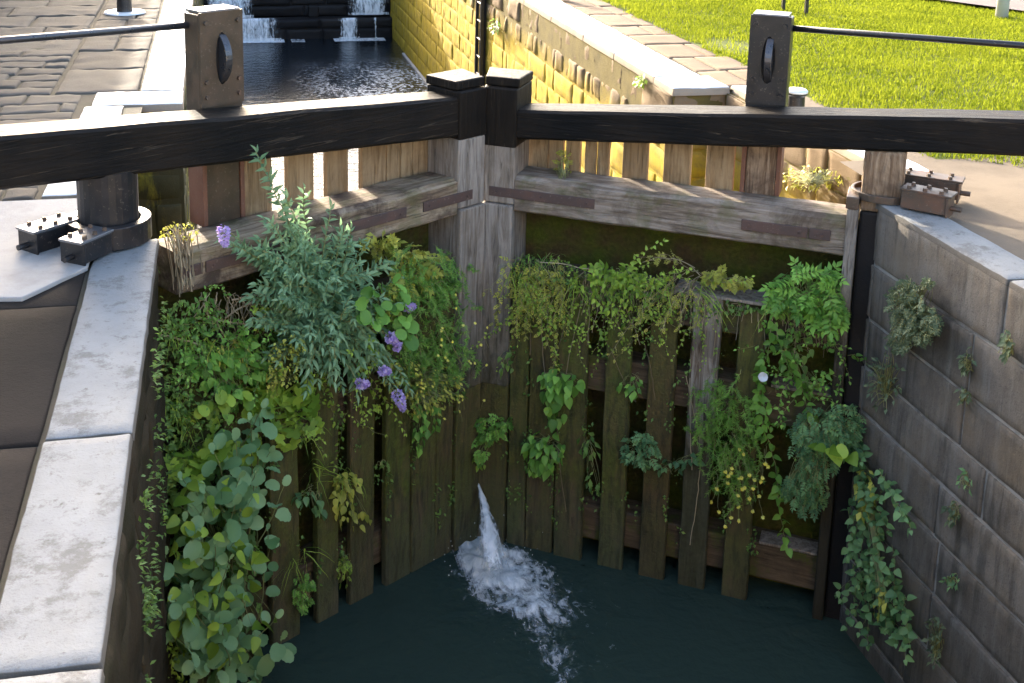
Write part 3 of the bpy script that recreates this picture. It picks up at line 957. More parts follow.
def gate_leaf(side, label, P):
    root = empty('lock_gate', (0, 0, -BZ), label, 'lock gate', 'pair of mitre gates', rz=-side * PHI)
    rr = random.Random(100 + side)

    def q(s, o, z):                        # gate coordinates -> the leaf's own frame
        return (side * s, o, z + BZ)

    def bx(mb, s0, s1, o0, o1, z0, z1):
        mb.box(q(s0, o0, z0), q(s1, o1, z1))

    def hx(mb, s0, s1, o0, o1, zb, zt):    # sloping top and bottom along the leaf
        p = [q(s0, o0, zb(s0)), q(s1, o0, zb(s1)), q(s1, o1, zb(s1)), q(s0, o1, zb(s0)),
             q(s0, o0, zt(s0)), q(s1, o0, zt(s1)), q(s1, o1, zt(s1)), q(s0, o1, zt(s0))]
        if side < 0:
            p = [p[1], p[0], p[3], p[2], p[5], p[4], p[7], p[6]]
        mb.hexa(p)

    # balance beam, climbing gently outwards, cut into short lengths so its arrises can wander
    b0, b1, t0, t1 = P['beam']
    zb, zt = (lambda s: b0 + b1 * s), (lambda s: t0 + t1 * s)
    mb = MB()
    N_ = 60
    ss = np.linspace(P['post'][1] + 0.004, 6.3, N_ + 1)
    pts, fs = [], []
    for s_ in ss:
        w = [0.006 * mnoise.noise(Vector((s_ * 2.2, k * 7.3, side * 3))) for k in range(6)]
        c = 0.018
        ring = [(-0.012 + w[0], zb(s_) + c + w[3]), (-0.012 + w[0], zt(s_) - c + w[1]), (-0.012 + c + w[0], zt(s_) + w[1]), (0.262 - c, zt(s_) + w[2]),
                (0.262, zt(s_) - c + w[2]), (0.262, zb(s_) + c), (0.262 - c, zb(s_) + w[3]), (-0.012 + c, zb(s_) + w[3])]
        pts += [q(s_, o, z) for o, z in ring]
    for i in range(N_):
        for k in range(8):
            f = (i * 8 + k, i * 8 + (k + 1) % 8, (i + 1) * 8 + (k + 1) % 8, (i + 1) * 8 + k)
            fs.append(f if side < 0 else f[::-1])
    fs += [tuple(range(8))[::-1] if side < 0 else tuple(range(8)), tuple(range(N_ * 8, N_ * 8 + 8)) if side < 0 else tuple(range(N_ * 8, N_ * 8 + 8))[::-1]]
    mb.add(pts, fs)
    mb.build('balance_beam', MAT['beam'], root)

    # top rail
    mb = MB()
    ss = np.linspace(P['post'][1] + 0.003, 2.44, 33)
    pts, fs = [], []
    for s_ in ss:
        w = [0.008 * mnoise.noise(Vector((s_ * 3.0, k * 5.1, side * 9))) + 0.004 * mnoise.noise(Vector((s_ * 13.0, k * 3.7, 1))) for k in range(4)]
        ring = [(-0.012 + w[0], -0.352), (-0.012 + w[0], -0.135 + w[1]), (0.022, -0.107 + w[1]), (0.266, -0.110 + w[2]), (0.266, -0.366), (0.006, -0.366 + w[3])]
        pts += [q(s_, o, z) for o, z in ring]
    for i in range(32):
        for k in range(6):
            f = (i * 6 + k, i * 6 + (k + 1) % 6, (i + 1) * 6 + (k + 1) % 6, (i + 1) * 6 + k)
            fs.append(f if side < 0 else f[::-1])
    fs += [tuple(range(6))[::-1], tuple(range(32 * 6, 33 * 6))] if side < 0 else [tuple(range(6)), tuple(range(32 * 6, 33 * 6))[::-1]]
    mb.add(pts, fs)
    rail = mb.build('top_rail', MAT[P['rail']], root)
    for (s0, s1, z) in P['straps']:
        m = MB()
        bx(m, s0, s1, -0.024, -0.012, z - 0.034, z + 0.034)
        for k in range(max(2, int((s1 - s0) / 0.28) + 1)):
            sk = s0 + 0.05 + (s1 - s0 - 0.1) * k / max(1, int((s1 - s0) / 0.28))
            bolt(m, q(sk, -0.024, z), (0, -1, 0), 0.011, 0.008)
        m.build('iron_strap', MAT['strap'], rail, bevel=0.003)

    # mitre post: plain timber, a proud lower baulk, a tarred head and a cut top
    a, b = P['post']
    tn = math.tan(PHI)

    def postpoly(o0, o1, inset=0.0):
        p = [(a - inset, o0), (b + inset, o0), (b + inset, o1), (max(a - inset - o1 * tn * 0.6, a - 0.09), o1)]
        return [(side * s, o) for s, o in p]
    mb = MB()
    mb.prism(postpoly(-0.020, 0.30), -0.318 + BZ, 0.165 + BZ)
    mp = mb.build('mitre_post', MAT['post_wood'], root, bevel=0.012)
    mb = MB()
    mb.prism(postpoly(-0.044, 0.30, -0.004), -1.66 + BZ, -0.322 + BZ)
    mb.build('bolted_baulk', MAT['post_foot'], mp, bevel=0.010)
    mb = MB()
    mb.prism(postpoly(-0.034, 0.29, -0.006), 0.0, -1.66 + BZ)
    mb.build('wet_or_shade_foot', MAT['wet_wood'], mp, bevel=0.010)
    mb = MB()
    mb.prism(postpoly(-0.026, 0.31, 0.003), P['tar'] + BZ, 0.498 + BZ)
    mb.build('tarred_head', MAT['black_post'], mp, bevel=0.012)
    mb = MB()
    mb.prism(postpoly(0.010, 0.315, 0.008), 0.501 + BZ, 0.565 + BZ)
    mb.build('cap', MAT['black_post'], mp, bevel=0.010)

    # sheathing and the upstream planks that show between rail and beam
    mb = MB()
    bx(mb, b, 2.60, 0.274, 0.300, -3.25, -0.20)
    mb.build('sheathing', MAT['moss'], root)
    for (s0, s1) in P['upper']:
        mb = MB()
        k = rr.uniform(-0.006, 0.006)
        hx(mb, s0, s1, 0.308 + k, 0.352 + k, lambda s: -0.9, lambda s: zb(s) + 0.05)
        mb.build('plank', MAT['plank_wood'], root, bevel=0.006)
    # lower rails behind the fender planks
    for (z0, z1, o0) in ((-1.02, -0.78, 0.04), (-1.62, -1.36, 0.075), (-2.76, -2.50, 0.065), (-3.2, -3.0, 0.06)):
        mb = MB()
        bx(mb, b + 0.002, 2.43, o0, 0.270, z0, z1)
        mb.build('lower_rail', MAT['wet_rail'], root, bevel=0.012)
    if side > 0:
        for (sa, sb, za, zb2, oa, ob2) in ((1.34, 2.25, -0.772, -0.750, -0.022, 0.20), (2.0, 2.38, -1.356, -1.336, 0.060, 0.20), (2.0, 2.38, -2.497, -2.478, 0.05, 0.20)):
            mb = MB()
            hx(mb, sa, sb, oa, ob2, lambda s: za, lambda s: zb2)
            mb.build('capping_board', MAT['post_wood'], root, bevel=0.006)
    for i, (s0, s1, zt_, key) in enumerate(P['fenders']):
        mb = MB()
        lean = rr.uniform(-0.008, 0.008)
        k = rr.uniform(-0.007, 0.007)
        n = 22
        pts, fs = [], []
        zs = np.linspace(-3.2, zt_, n + 1)
        for j, z_ in enumerate(zs):
            w0 = 0.007 * mnoise.noise(Vector((z_ * 3, i * 3.3, side))) + 0.004 * mnoise.noise(Vector((z_ * 11, i * 3.3, side)))
            w1 = 0.007 * mnoise.noise(Vector((z_ * 3, i * 3.3 + 50, side))) + 0.004 * mnoise.noise(Vector((z_ * 11, i * 9.3, side)))
            d = lean * (z_ + 2) / 1.2
            pts += [q(s0 + d + w0, -0.004 + k, z_), q(s0 + d + w0 + 0.006, -0.012 + k, z_), q(s1 + d + w1 - 0.006, -0.012 + k, z_), q(s1 + d + w1, -0.004 + k, z_), q(s1 + d + w1, 0.036, z_), q(s0 + d + w0, 0.036, z_)]
        for j in range(n):
            for c in range(6):
                f = (j * 6 + c, j * 6 + (c + 1) % 6, (j + 1) * 6 + (c + 1) % 6, (j + 1) * 6 + c)
                fs.append(f if side > 0 else f[::-1])
        fs += [tuple(range(6))[::-1], tuple(range(n * 6, n * 6 + 6))] if side > 0 else [tuple(range(6)), tuple(range(n * 6, n * 6 + 6))[::-1]]
        mb.add(pts, fs)
        ob = mb.build('plank', MAT[key], root)
        if key == 'pale_plank':
            ob['label'] = 'plank with pale peeling weathered face'
    # heel
    if side < 0:
        mb = MB()
        n = 28
        zz = [-3.25, zb(2.75) + 0.02]
        mb.tube([q(2.76, 0.135, z) for z in zz], 0.160, n)
        mb.build('heel_post', MAT['black_steel'], root)
    else:
        mb = MB()
        hx(mb, 2.455, 2.70, 0.0, 0.262, lambda s: -0.06, lambda s: zb(s) - 0.003)
        hp = mb.build('heel_post', MAT['peeling_post'], root, bevel=0.02)
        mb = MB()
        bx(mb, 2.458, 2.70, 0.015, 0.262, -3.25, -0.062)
        mb.build('wet_or_shade_foot', MAT['cill'], hp, bevel=0.02)  # shadow band beside the wall, painted as a near-black lower post
        mb = MB()
        bx(mb, 2.385, 2.454, -0.035, 0.06, -3.2, -0.045)
        hb = mb.build('heel_batten', MAT['batten_wood'], root, bevel=0.01)
        mb = MB()
        bx(mb, 2.375, 2.452, -0.045, 0.20, -0.043, 0.035)
        mb.build('cap', MAT['rust'], hb, bevel=0.006)

    # paddle post with gear plate and pinion
    s0, s1, top = P['paddle']
    mk = MAT[P['pmat']]
    mb = MB()
    bx(mb, s0, s1, 0.275, 0.43, zb(s0) + 0.1, top - 0.012)
    pp = mb.build('paddle_post', mk, root, bevel=0.008)
    mb = MB()
    bx(mb, s0 + 0.03, s1 - 0.03, 0.279, 0.42, -0.125, zb(s0) + 0.098)
    lc = mb.build('lower_casing', MAT['brown_steel'] if side < 0 else MAT['peeling_post'], pp, bevel=0.006)
    mb = MB()
    bx(mb, s0, s0 + 0.029, 0.268, 0.43, -0.118, zb(s0) + 0.09)
    bx(mb, s1 - 0.029, s1, 0.268, 0.43, -0.118, zb(s0) + 0.09)
    mb.build('guide_rail', MAT['rust_red'], pp, bevel=0.004)
    z0 = zt((s0 + s1) / 2) + 0.012
    sc, zc = (s0 + s1) / 2, (z0 + top) / 2 + 0.0
    # face plate with a lens-shaped slot: a ring of quads around the opening
    mb = MB()
    no = 28
    hw, hh = (s1 - s0) / 2, (top - z0) / 2
    zm = (z0 + top) / 2
    inner, outer = [], []
    for k in range(no):
        th = 2 * math.pi * k / no
        inner.append((sc + 0.042 * math.cos(th), zc + 0.155 * math.sin(th)))
        cx, cz = math.cos(th), math.sin(th)
        m_ = max(abs(cx) / hw, abs(cz) / hh)
        outer.append((sc + cx / m_, zm + cz / m_))
    for kk, cs in enumerate(((hw, hh), (-hw, hh), (-hw, -hh), (hw, -hh))):
        i = min(range(no), key=lambda i: (outer[i][0] - sc - cs[0]) ** 2 + (outer[i][1] - zm - cs[1]) ** 2)
        outer[i] = (sc + cs[0], zm + cs[1])
    of, ob_ = 0.258, 0.272
    vs = [q(s, of, z) for s, z in inner] + [q(s, of, z) for s, z in outer] + [q(s, ob_, z) for s, z in inner] + [q(s, ob_, z) for s, z in outer]
    fs = []
    for k in range(no):
        n_ = (k + 1) % no
        fs += [(k, n_, no + n_, no + k), (k, 2 * no + k, 2 * no + n_, n_), (no + k, no + n_, 3 * no + n_, 3 * no + k)]
    if side < 0:
        fs = [f[::-1] for f in fs]
    mb.add(vs, [f[::-1] for f in fs])
    plate = mb.build('gear_plate', mk, pp)
    mb = MB()
    vs = [q(s, 0.2735, z) for s, z in inner]
    mb.add(vs, [tuple(range(no)) if side > 0 else tuple(range(no))[::-1]])
    mb.build('slot', MAT['cill'], plate)
    mb = MB()
    ctr = np.array(q(sc + side * 0.006, 0.365, zc))
    mb.tube([ctr - np.array([0.022, 0, 0]), ctr + np.array([0.022, 0, 0])], 0.175, 40)
    for k in range(26):
        th = 2 * math.pi * k / 26
        c = ctr + 0.178 * np.array([0, math.cos(th), math.sin(th)])
    mb.build('pinion', MAT['dark_steel'], pp, bevel=0.003)
    for (ds, z) in ((0.035, top - 0.06), (0.035, zc - 0.13), (0.035, z0 + 0.06)):
        for s_ in (s0 + ds, s1 - ds):
            m = MB()
            bolt(m, q(s_, of - 0.001, z), (0, -1, 0), 0.015, 0.014)
            m.build('bolt', MAT['rust'] if side < 0 else MAT['black_steel'], plate)
    m = MB()
    bx(m, s0 + 0.01, s1 - 0.02, 0.27, 0.44, top - 0.010, top + 0.008)
    m.build('top_plate', MAT['grey_steel'], pp, bevel=0.003)
    # handrail
    m = MB()
    hz0, hz1 = P['hand']
    pts = [q(s0 + 0.1, 0.39, hz0), q(3.3, 0.39, hz1), q(5.4, 0.39, hz1 + (hz1 - hz0) * 1.5)]
    m.tube(pts, 0.021, 12)
    hr = m.build('handrail', MAT['dark_steel'] if side < 0 else MAT['black_steel'], root, smooth=True)
    m = MB()
    m.tube([q(5.35, 0.39, hz1), q(5.35, 0.39, zt(5.35) - 0.2), q(5.35, 0.262, zt(5.35) - 0.2)], 0.02, 10)
    m.build('stanchion', MAT['black_steel'], hr)
    # short timber brace end / drip mould on the right head
    return root


FL = [(0.287, 0.445, -0.78, 'wet_wood'), (0.452, 0.672, -0.78, 'wet_wood'), (0.680, 0.902, -0.79, 'wet_wood'), (1.0, 1.205, -0.78, 'wet_wood'), (1.31, 1.485, -0.78, 'wet_wood'),
      (1.63, 1.845, -0.79, 'wet_wood'), (1.96, 2.16, -0.78, 'wet_wood'), (2.25, 2.42, -0.78, 'wet_wood')]
FR = [(0.216, 0.352, -0.78, 'wet_wood'), (0.360, 0.562, -0.78, 'wet_wood'), (0.571, 0.776, -0.79, 'wet_wood'), (0.905, 1.08, -0.78, 'wet_wood'), (1.20, 1.38, -0.78, 'wet_wood'),
      (1.475, 1.662, -0.77, 'pale_plank'), (1.78, 1.95, -0.80, 'wet_wood')]
gate_leaf(-1, 'weathered left gate leaf overgrown with shrubs and purple flowers, with a rusty brown paddle post', dict(
    beam=(0.163, 0.0833, 0.438, 0.0826), post=(0.034, 0.282), rail='rail_dark', straps=[(0.15, 0.60, -0.235), (0.75, 1.25, -0.235), (1.70, 2.26, -0.235), (2.28, 2.43, -0.235)],
    tar=0.165, upper=[(0.24, 0.405), (0.412, 0.518), (0.525, 0.64), (0.647, 0.855), (0.965, 1.14), (1.25, 1.452), (1.572, 1.775)],
    fenders=FL, paddle=(1.795, 2.085, 1.165), pmat='brown_steel', hand=(1.075, 1.118)))
gate_leaf(1, 'weathered right gate leaf with a black paddle post, its dark planks hung with trailing weeds', dict(
    beam=(0.130, 0.0795, 0.330, 0.0862), post=(-0.014, 0.213), rail='rail_wood', straps=[(0.03, 0.78, -0.235), (1.75, 2.16, -0.240), (2.17, 2.30, -0.240)],
    tar=0.085, upper=[(0.19, 0.345), (0.354, 0.458), (0.474, 0.578), (0.612, 0.69), (0.702, 0.785), (0.88, 1.055), (1.165, 1.35), (1.45, 1.635)],
    fenders=FR, paddle=(1.685, 1.94, 1.075), pmat='black_steel', hand=(0.985, 0.985)))


# ------------------------------------------------------------------ anchors at the two heels
def oriented(mb, c, d, half_l, half_w, z0, z1):
    d = np.array([d[0], d[1], 0.0])
    d /= np.linalg.norm(d)
    w = np.array([-d[1], d[0], 0.0])
    c = np.array([c[0], c[1], 0.0])
    p = [c - d * half_l - w * half_w, c + d * half_l - w * half_w, c + d * half_l + w * half_w, c - d * half_l + w * half_w]
    mb.hexa([x + Z * z0 for x in p] + [x + Z * z1 for x in p])


def anchor(ctr, arms, label, metal, face, ring_top=0.135):
    root = empty('gate_anchor', (ctr[0], ctr[1], 0.0), label, 'gate anchor', 'iron gate anchors')
    org = (ctr[0], ctr[1], 0.0)
    mb = MB()
    n = 32
    vs, fs = [], []
    for z in (0.014, ring_top):
        for R_ in (0.172, 0.225 if ring_top > 0.1 else 0.19):
            vs += [(ctr[0] + R_ * math.cos(2 * math.pi * k / n), ctr[1] + R_ * math.sin(2 * math.pi * k / n), z) for k in range(n)]
    for k in range(n):
        m = (k + 1) % n
        fs += [(k, n + k, n + m, m), (2 * n + k, 2 * n + m, 3 * n + m, 3 * n + k), (n + k, 3 * n + k, 3 * n + m, n + m), (k, m, 2 * n + m, 2 * n + k)]
    mb.add(vs, [f[::-1] for f in fs])
    mb.build('collar', metal, root, origin=org, bevel=0.004)
    for (p, e, w) in arms:
        p, e = np.array(p, float), np.array(e, float)
        d = (e - p) / np.linalg.norm(e - p)
        L_ = np.linalg.norm(e - p)
        wv = np.array([-d[1], d[0]])
        mb = MB()
        oriented(mb, (p + e) / 2, d, L_ / 2, w / 2, 0.018, 0.128)
        arm = mb.build('anchor_arm', metal, root, origin=org, bevel=0.006)
        mb = MB()
        oriented(mb, (p + e) / 2 + d * 0.01, d, L_ / 2 + 0.018, w / 2 + 0.008, 0.129, 0.143)
        mb.build('cover_plate', face, arm, origin=org, bevel=0.003)
        mb = MB()
        oriented(mb, e + d * 0.006, d, 0.006, w / 2 + 0.012, 0.0, 0.128)
        mb.build('end_plate', metal, arm, origin=org, bevel=0.003)
        mb = MB()
        c = np.array([*(e + d * 0.012), 0.055])
        mb.tube([c, c + np.array([*d, 0]) * 0.06], [0.016, 0.016], 8)
        mb.build('tie_rod', metal, arm, origin=org)
        for t in (0.15, 0.5, 0.86):
            for sg in (-1, 1):
                m = MB()
                c2 = p + d * L_ * t + wv * sg * (w / 2 - 0.02)
                m.tube([(c2[0], c2[1], 0.143), (c2[0], c2[1], 0.160)], [0.014, 0.012], 6)
                m.build('bolt', MAT['rust'], arm, origin=org)


hl = G(-1, 2.76, 0.135, 0)
anchor(hl, [((hl[0] - 0.20, hl[1] + 0.02), (-2.79, -1.53), 0.135), ((hl[0] - 0.02, hl[1] - 0.20), (-2.545, -1.74), 0.135)],
       'worn black iron collar anchor bolted to the left bank round the cylindrical heel post', MAT['black_steel'], MAT['grey_steel'])
hr_ = G(1, 2.58, 0.135, 0)
anchor(hr_, [((hr_[0] + 0.17, hr_[1] + 0.10), (2.685, -1.395), 0.125), ((hr_[0] + 0.02, hr_[1] - 0.20), (2.445, -1.67), 0.125)],
       'rusty brown iron collar anchor on the sandy right bank round the square heel post', MAT['rust'], MAT['rust'], 0.06)

# bollards, posts and the lamp column
def bollard(x, y, h, r, label, cap_white=True, base=True):
    root = empty('mooring_bollard', (x, y, 0), label, 'bollard', 'mooring bollards')
    mb = MB()
    prof = [(r * 1.0, 0.01), (r * 0.92, 0.05), (r * 0.88, h * 0.72), (r * 1.12, h * 0.80), (r * 1.12, h * 0.86)]
    mb.tube([(0, 0, z) for _, z in prof], [a for a, _ in prof], 24)
    mb.build('shaft', MAT['black_steel'], root, smooth=False)
    mb = MB()
    prof = [(r * 1.13, h * 0.861), (r * 1.15, h * 0.93), (r * 0.95, h * 0.985), (r * 0.5, h)]
    mb.tube([(0, 0, z) for _, z in prof], [a for a, _ in prof], 24)
    mb.build('painted_cap', MAT['white_paint'], root, smooth=True)
    if base:
        mb = MB()
        mb.tube([(0, 0, 0.004), (0, 0, 0.022)], [r * 2.5, r * 2.35], 28)
        mb.build('painted_base', MAT['white_paint'], root)


bollard(-2.855, 6.60, 0.30, 0.095, 'stubby black bollard with a white cap and white disc base on the left bank')
bollard(2.71, 0.85, 0.22, 0.075, 'low bollard whose white cap just shows above the right balance beam', base=False)
bollard(2.62, 7.15, 0.26, 0.07, 'dark bollard at the top edge beside the far white coping', base=False)
sg = empty('sign_stand', (5.24, 6.0, 0), 'stand with two thin black legs on the sunny lawn', 'sign stand')
for (x, y) in ((5.151, 6.118), (5.332, 5.861)):
    mb = MB()
    mb.box((x - 0.02, y - 0.02, -0.05), (x + 0.02, y + 0.02, 1.3))
    mb.build('leg', MAT['black_steel'], sg, origin=(5.24, 6.0, 0), bevel=0.004)
mb = MB()
p0, p1 = np.array([5.12, 6.16]), np.array([5.36, 5.82])
d = (p1 - p0) / np.linalg.norm(p1 - p0)
w = np.array([-d[1], d[0]]) * 0.012
mb.hexa([(*(p0 - w), 1.02), (*(p1 - w), 1.02), (*(p1 + w), 1.02), (*(p0 + w), 1.02), (*(p0 - w), 1.42), (*(p1 - w), 1.42), (*(p1 + w), 1.42), (*(p0 + w), 1.42)])
mb.build('board', MAT['black_steel'], sg, origin=(5.24, 6.0, 0), bevel=0.004)
lp = empty('lamp_column', (7.68, 5.36, 0), 'pale grey round column standing where the lawn meets the path', 'lamp column')
mb = MB()
mb.tube([(0, 0, -0.05), (0, 0, 1.1)], [0.075, 0.075], 24)
mb.build('base_sleeve', MAT['lamp_grey'], lp, smooth=True)
mb = MB()
mb.tube([(0, 0, 1.1), (0, 0, 1.14), (0, 0, 4.6)], [0.075, 0.05, 0.04], 24)
mb.build('shaft', MAT['lamp_grey'], lp, smooth=True)
mb = MB()
mb.tube([(0, 0, 4.6), (0, 0, 4.66), (0, 0, 4.95), (0, 0, 5.02)], [0.05, 0.14, 0.17, 0.05], 20)
mb.build('lantern', MAT['lamp_grey'], lp, smooth=True)


# ------------------------------------------------------------------ plants
def tmpl(kind):
    if kind == 'lance':
        ts, ws = [0, .18, .42, .7, 1.0], [.06, .75, 1.0, .62, .0]
    elif kind == 'round':
        ts, ws = [0, .09, .20, .32, .45, .58, .70, .82, .92, 1.0], [.08, .50, .82, .88, 1.0, .96, .97, .78, .58, .12]
    elif kind == 'heart':
        ts, ws = [-.10, .06, .30, .60, .85, 1.0], [.45, .95, 1.0, .72, .30, .0]
    elif kind == 'fleck':
        ts, ws = [0, .45, 1.0], [.1, 1.0, .0]
    elif kind == 'needle':
        return np.array([(0, -.5, 0), (0, .5, 0), (1, 0, 0)], float), [(0, 1, 2)]
    elif kind == 'lobed':
        pts = [(0.42, 0, 0.0)]
        n = 15
        for k in range(n + 1):
            th = math.pi + 0.35 + (2 * math.pi - 0.7) * k / n
            r_ = 0.58 if k % 3 else 0.40
            r_ *= 1.0 if k not in (0, n) else 0.75
            pts.append((0.42 + r_ * math.cos(th) * 0.95, 2 * 0.5 * r_ * math.sin(th) / 0.58, 0.04 * (k % 3)))
        return np.array(pts, float), [(0, k, k + 1) for k in range(1, n + 1)]
    P, Fc = [], []
    n = len(ts)
    for t, w in zip(ts, ws):
        bend = -0.16 * t * t
        pl = (0.035 if len(P) % 2 else -0.035) if kind == 'round' else 0.0
        P += [(t, -0.5 * w, bend + 0.12 * w + pl), (t, 0, bend), (t, 0.5 * w, bend + 0.12 * w + pl)]
    for i in range(n - 1):
        a, b = i * 3, i * 3 + 3
        Fc += [(a, a + 1, b + 1, b), (a + 1, a + 2, b + 2, b + 1)]
    return np.array(P, float), Fc


TM = {k: tmpl(k) for k in ('lance', 'round', 'heart', 'fleck', 'needle', 'lobed')}


def unit(v):
    return v / (np.linalg.norm(v) + 1e-9)


class Plant:
    def __init__(s, name, label, cat, root, seed, leaf='leaf_mid', stem='stem', group=None, out=NRM[-1]):
        s.root = np.array(root, float)
        s.ob = empty(name, tuple(s.root), label, cat, group)
        s.F, s.S = MB(), MB()
        s.r = random.Random(seed)
        s.leaf_m, s.stem_m, s.out = MAT[leaf], MAT[stem], np.array(out, float)
        s.flowers = []

    def rv(s, a=1.0):
        return np.array([s.r.gauss(0, a), s.r.gauss(0, a), s.r.gauss(0, a)])

    def leaf(s, p, d, n, L, ratio=0.3, kind='lance', tint=None):
        d = unit(d)
        n = unit(n - d * (n @ d))
        w = np.cross(n, d)
        T, Fc = TM[kind]
        q = p + L * (T[:, :1] * d + T[:, 1:2] * ratio * w + T[:, 2:3] * n)
        if tint is None:
            tint = s.r.random()
        s.F.add(q, Fc, min(1, max(0, tint)))

    def path(s, a, b, sag=0.0, wob=0.02, n=10, ctrl=None):
        a, b = np.array(a, float), np.array(b, float)
        c = (a + b) / 2 + Z * sag + s.rv(wob) if ctrl is None else ctrl
        L = np.linalg.norm(b - a)
        pts = []
        for i in range(n + 1):
            t = i / n
            pts.append((1 - t) ** 2 * a + 2 * t * (1 - t) * c + t * t * b + (s.rv(wob * 0.12) if 0 < i < n else 0))
        return pts

    def shoot(s, a, b, sag=0.05, wob=0.03, L=0.1, ratio=0.25, kind='lance', step=0.04, style='opp', rad=0.004, t0=0.1, leafdroop=0.25, taper=True, tintbase=None, pairs=4, nrm_up=0.7):
        pts = s.path(a, b, sag, wob)
        s.S.tube(pts, list(np.linspace(rad, rad * 0.4, len(pts))), 4, s.r.random(), cap=False)
        seg = [np.linalg.norm(pts[i + 1] - pts[i]) for i in range(len(pts) - 1)]
        tot = sum(seg)
        u, k = t0 * tot, 0
        tb = s.r.random() if tintbase is None else tintbase
        while u <= tot:
            acc = 0
            for i, sg in enumerate(seg):
                if acc + sg >= u or i == len(seg) - 1:
                    f = (u - acc) / sg
                    p = pts[i] + (pts[i + 1] - pts[i]) * f
                    d = unit(pts[i + 1] - pts[i])
                    break
                acc += sg
            ref = unit(Z * nrm_up + s.out * 0.8 + s.rv(0.25))
            side = unit(np.cross(d, ref))
            upv = np.cross(side, d)
            fr = u / tot
            sz = L * (1.0 - 0.45 * fr if taper else 1.0) * s.r.uniform(0.75, 1.15)
            tint = 0.6 * tb + 0.4 * s.r.random() + 0.15 * (fr - 0.5)
            if style == 'opp':
                th = (k % 2) * math.pi / 2 + s.r.gauss(0, 0.25)
                for sg_ in (-1, 1):
                    ax = sg_ * (math.cos(th) * side + math.sin(th) * upv)
                    s.leaf(p, ax * 0.85 + d * 0.75 - Z * leafdroop + s.rv(0.12), ref + s.rv(0.2), sz, ratio, kind, tint)
            elif style == 'alt':
                th = k * 2.4
                ax = math.cos(th) * side + math.sin(th) * upv
                pe = p + (ax * 0.7 + d * 0.4) * sz * 0.25
                s.leaf(pe, ax + d * 0.5 - Z * leafdroop + s.rv(0.15), ref + s.rv(0.25), sz, ratio, kind, tint)
            elif style == 'pinn':
                th = k * 2.4
                ax = unit(math.cos(th) * side + math.sin(th) * upv + d * 0.6 - Z * leafdroop)
                s.pinnate(p, ax, ref, sz, pairs, ratio, kind, tint)
            elif style == 'needle':
                for _ in range(3):
                    th = s.r.uniform(0, 6.28)
                    ax = math.cos(th) * side + math.sin(th) * upv
                    s.leaf(p, ax + d * s.r.uniform(0.5, 1.3), ref + s.rv(0.4), sz, ratio, 'needle', tint)
            u += step * s.r.uniform(0.8, 1.2)
            k += 1
        if style in ('opp', 'alt'):
            s.leaf(pts[-1], unit(pts[-1] - pts[-2]) - Z * 0.1, unit(Z + s.out), L * 0.6, ratio, kind, 0.6 * tb + 0.5)
        return pts

    def pinnate(s, p, d, n, L, pairs=4, ratio=0.45, kind='fleck', tint=0.5, leaflet=0.42):
        d = unit(d)
        n = unit(n - d * (n @ d))
        w = np.cross(n, d)
        s.S.tube([p, p + d * L * 0.5, p + d * L - n * L * 0.12], [0.0016, 0.0012, 0.0007], 3, s.r.random(), cap=False)
        for i in range(pairs):
            t = 0.28 + 0.62 * i / max(1, pairs - 1)
            c = p + d * L * t - n * L * 0.12 * t * t
            ll = L * leaflet * (1.05 - 0.55 * abs(t - 0.45)) * s.r.uniform(0.85, 1.15)
            for sg in (-1, 1):
                s.leaf(c, w * sg + d * 0.55 + s.rv(0.08), n + s.rv(0.25), ll, ratio, kind, tint + s.r.uniform(-0.12, 0.12))
        s.leaf(p + d * L * 0.95 - n * L * 0.1, d, n + s.rv(0.2), L * leaflet, ratio, kind, tint)

    def rosette(s, pts, L, kind='lobed', ratio=1.0, pet=True, tint=None, style='leaf', pairs=4, jit=0.35):
        for q in pts:
            q = np.array(q, float)
            sag = s.r.uniform(0.01, 0.06)
            if pet:
                st = s.root + s.rv(0.015) + (q - s.root) * s.r.uniform(0.0, 0.35)
                pp = s.path(st, q, sag, 0.012, 5)
                s.S.tube(pp, [0.0022, 0.002, 0.0018, 0.0016, 0.0014, 0.001], 3, s.r.random(), cap=False)
                d = unit(pp[-1] - pp[-2]) * 0.6 - Z * 0.35 + s.out * 0.35 + s.rv(jit)
            else:
                d = s.rv(0.7) - Z * 0.4 + s.out * 0.3
            n = unit(s.out * 0.75 + Z * 0.75 + s.rv(jit))
            sz = L * s.r.uniform(0.6, 1.2)
            tt = s.r.random() if tint is None else tint + s.r.uniform(-0.3, 0.3)
            if style == 'leaf':
                s.leaf(q, d, n, sz, ratio, kind, tt)
            else:
                s.pinnate(q - unit(d) * sz * 0.5, d, n, sz, pairs, ratio, kind, tt)

    def flower(s, mb, name, mat):
        s.flowers.append((mb, name, mat))

    def done(s):
        o = tuple(s.root)
        if s.S.v:
            s.S.build('stems', s.stem_m, s.ob, origin=o)
        if s.F.v:
            s.F.build('foliage', s.leaf_m, s.ob, origin=o, smooth=True)
        for mb, name, mat in s.flowers:
            mb.build(name, mat, s.ob, origin=o)
        return s.ob


def A(px, py, o=0.0):
    return on_gate(px, py, -1 if px < 482 else 1, o)


def W(px, py, X_=2.13):
    return on_x(px, py, X_)


def ell(r, cx, cy, rx, ry, n, o0, o1, fn=A):
    out = []
    while len(out) < n:
        a, b = r.uniform(-1, 1), r.uniform(-1, 1)
        if a * a + b * b > 1:
            continue
        out.append(fn(cx + a * rx, cy + b * ry, r.uniform(o0, o1)))
    return out


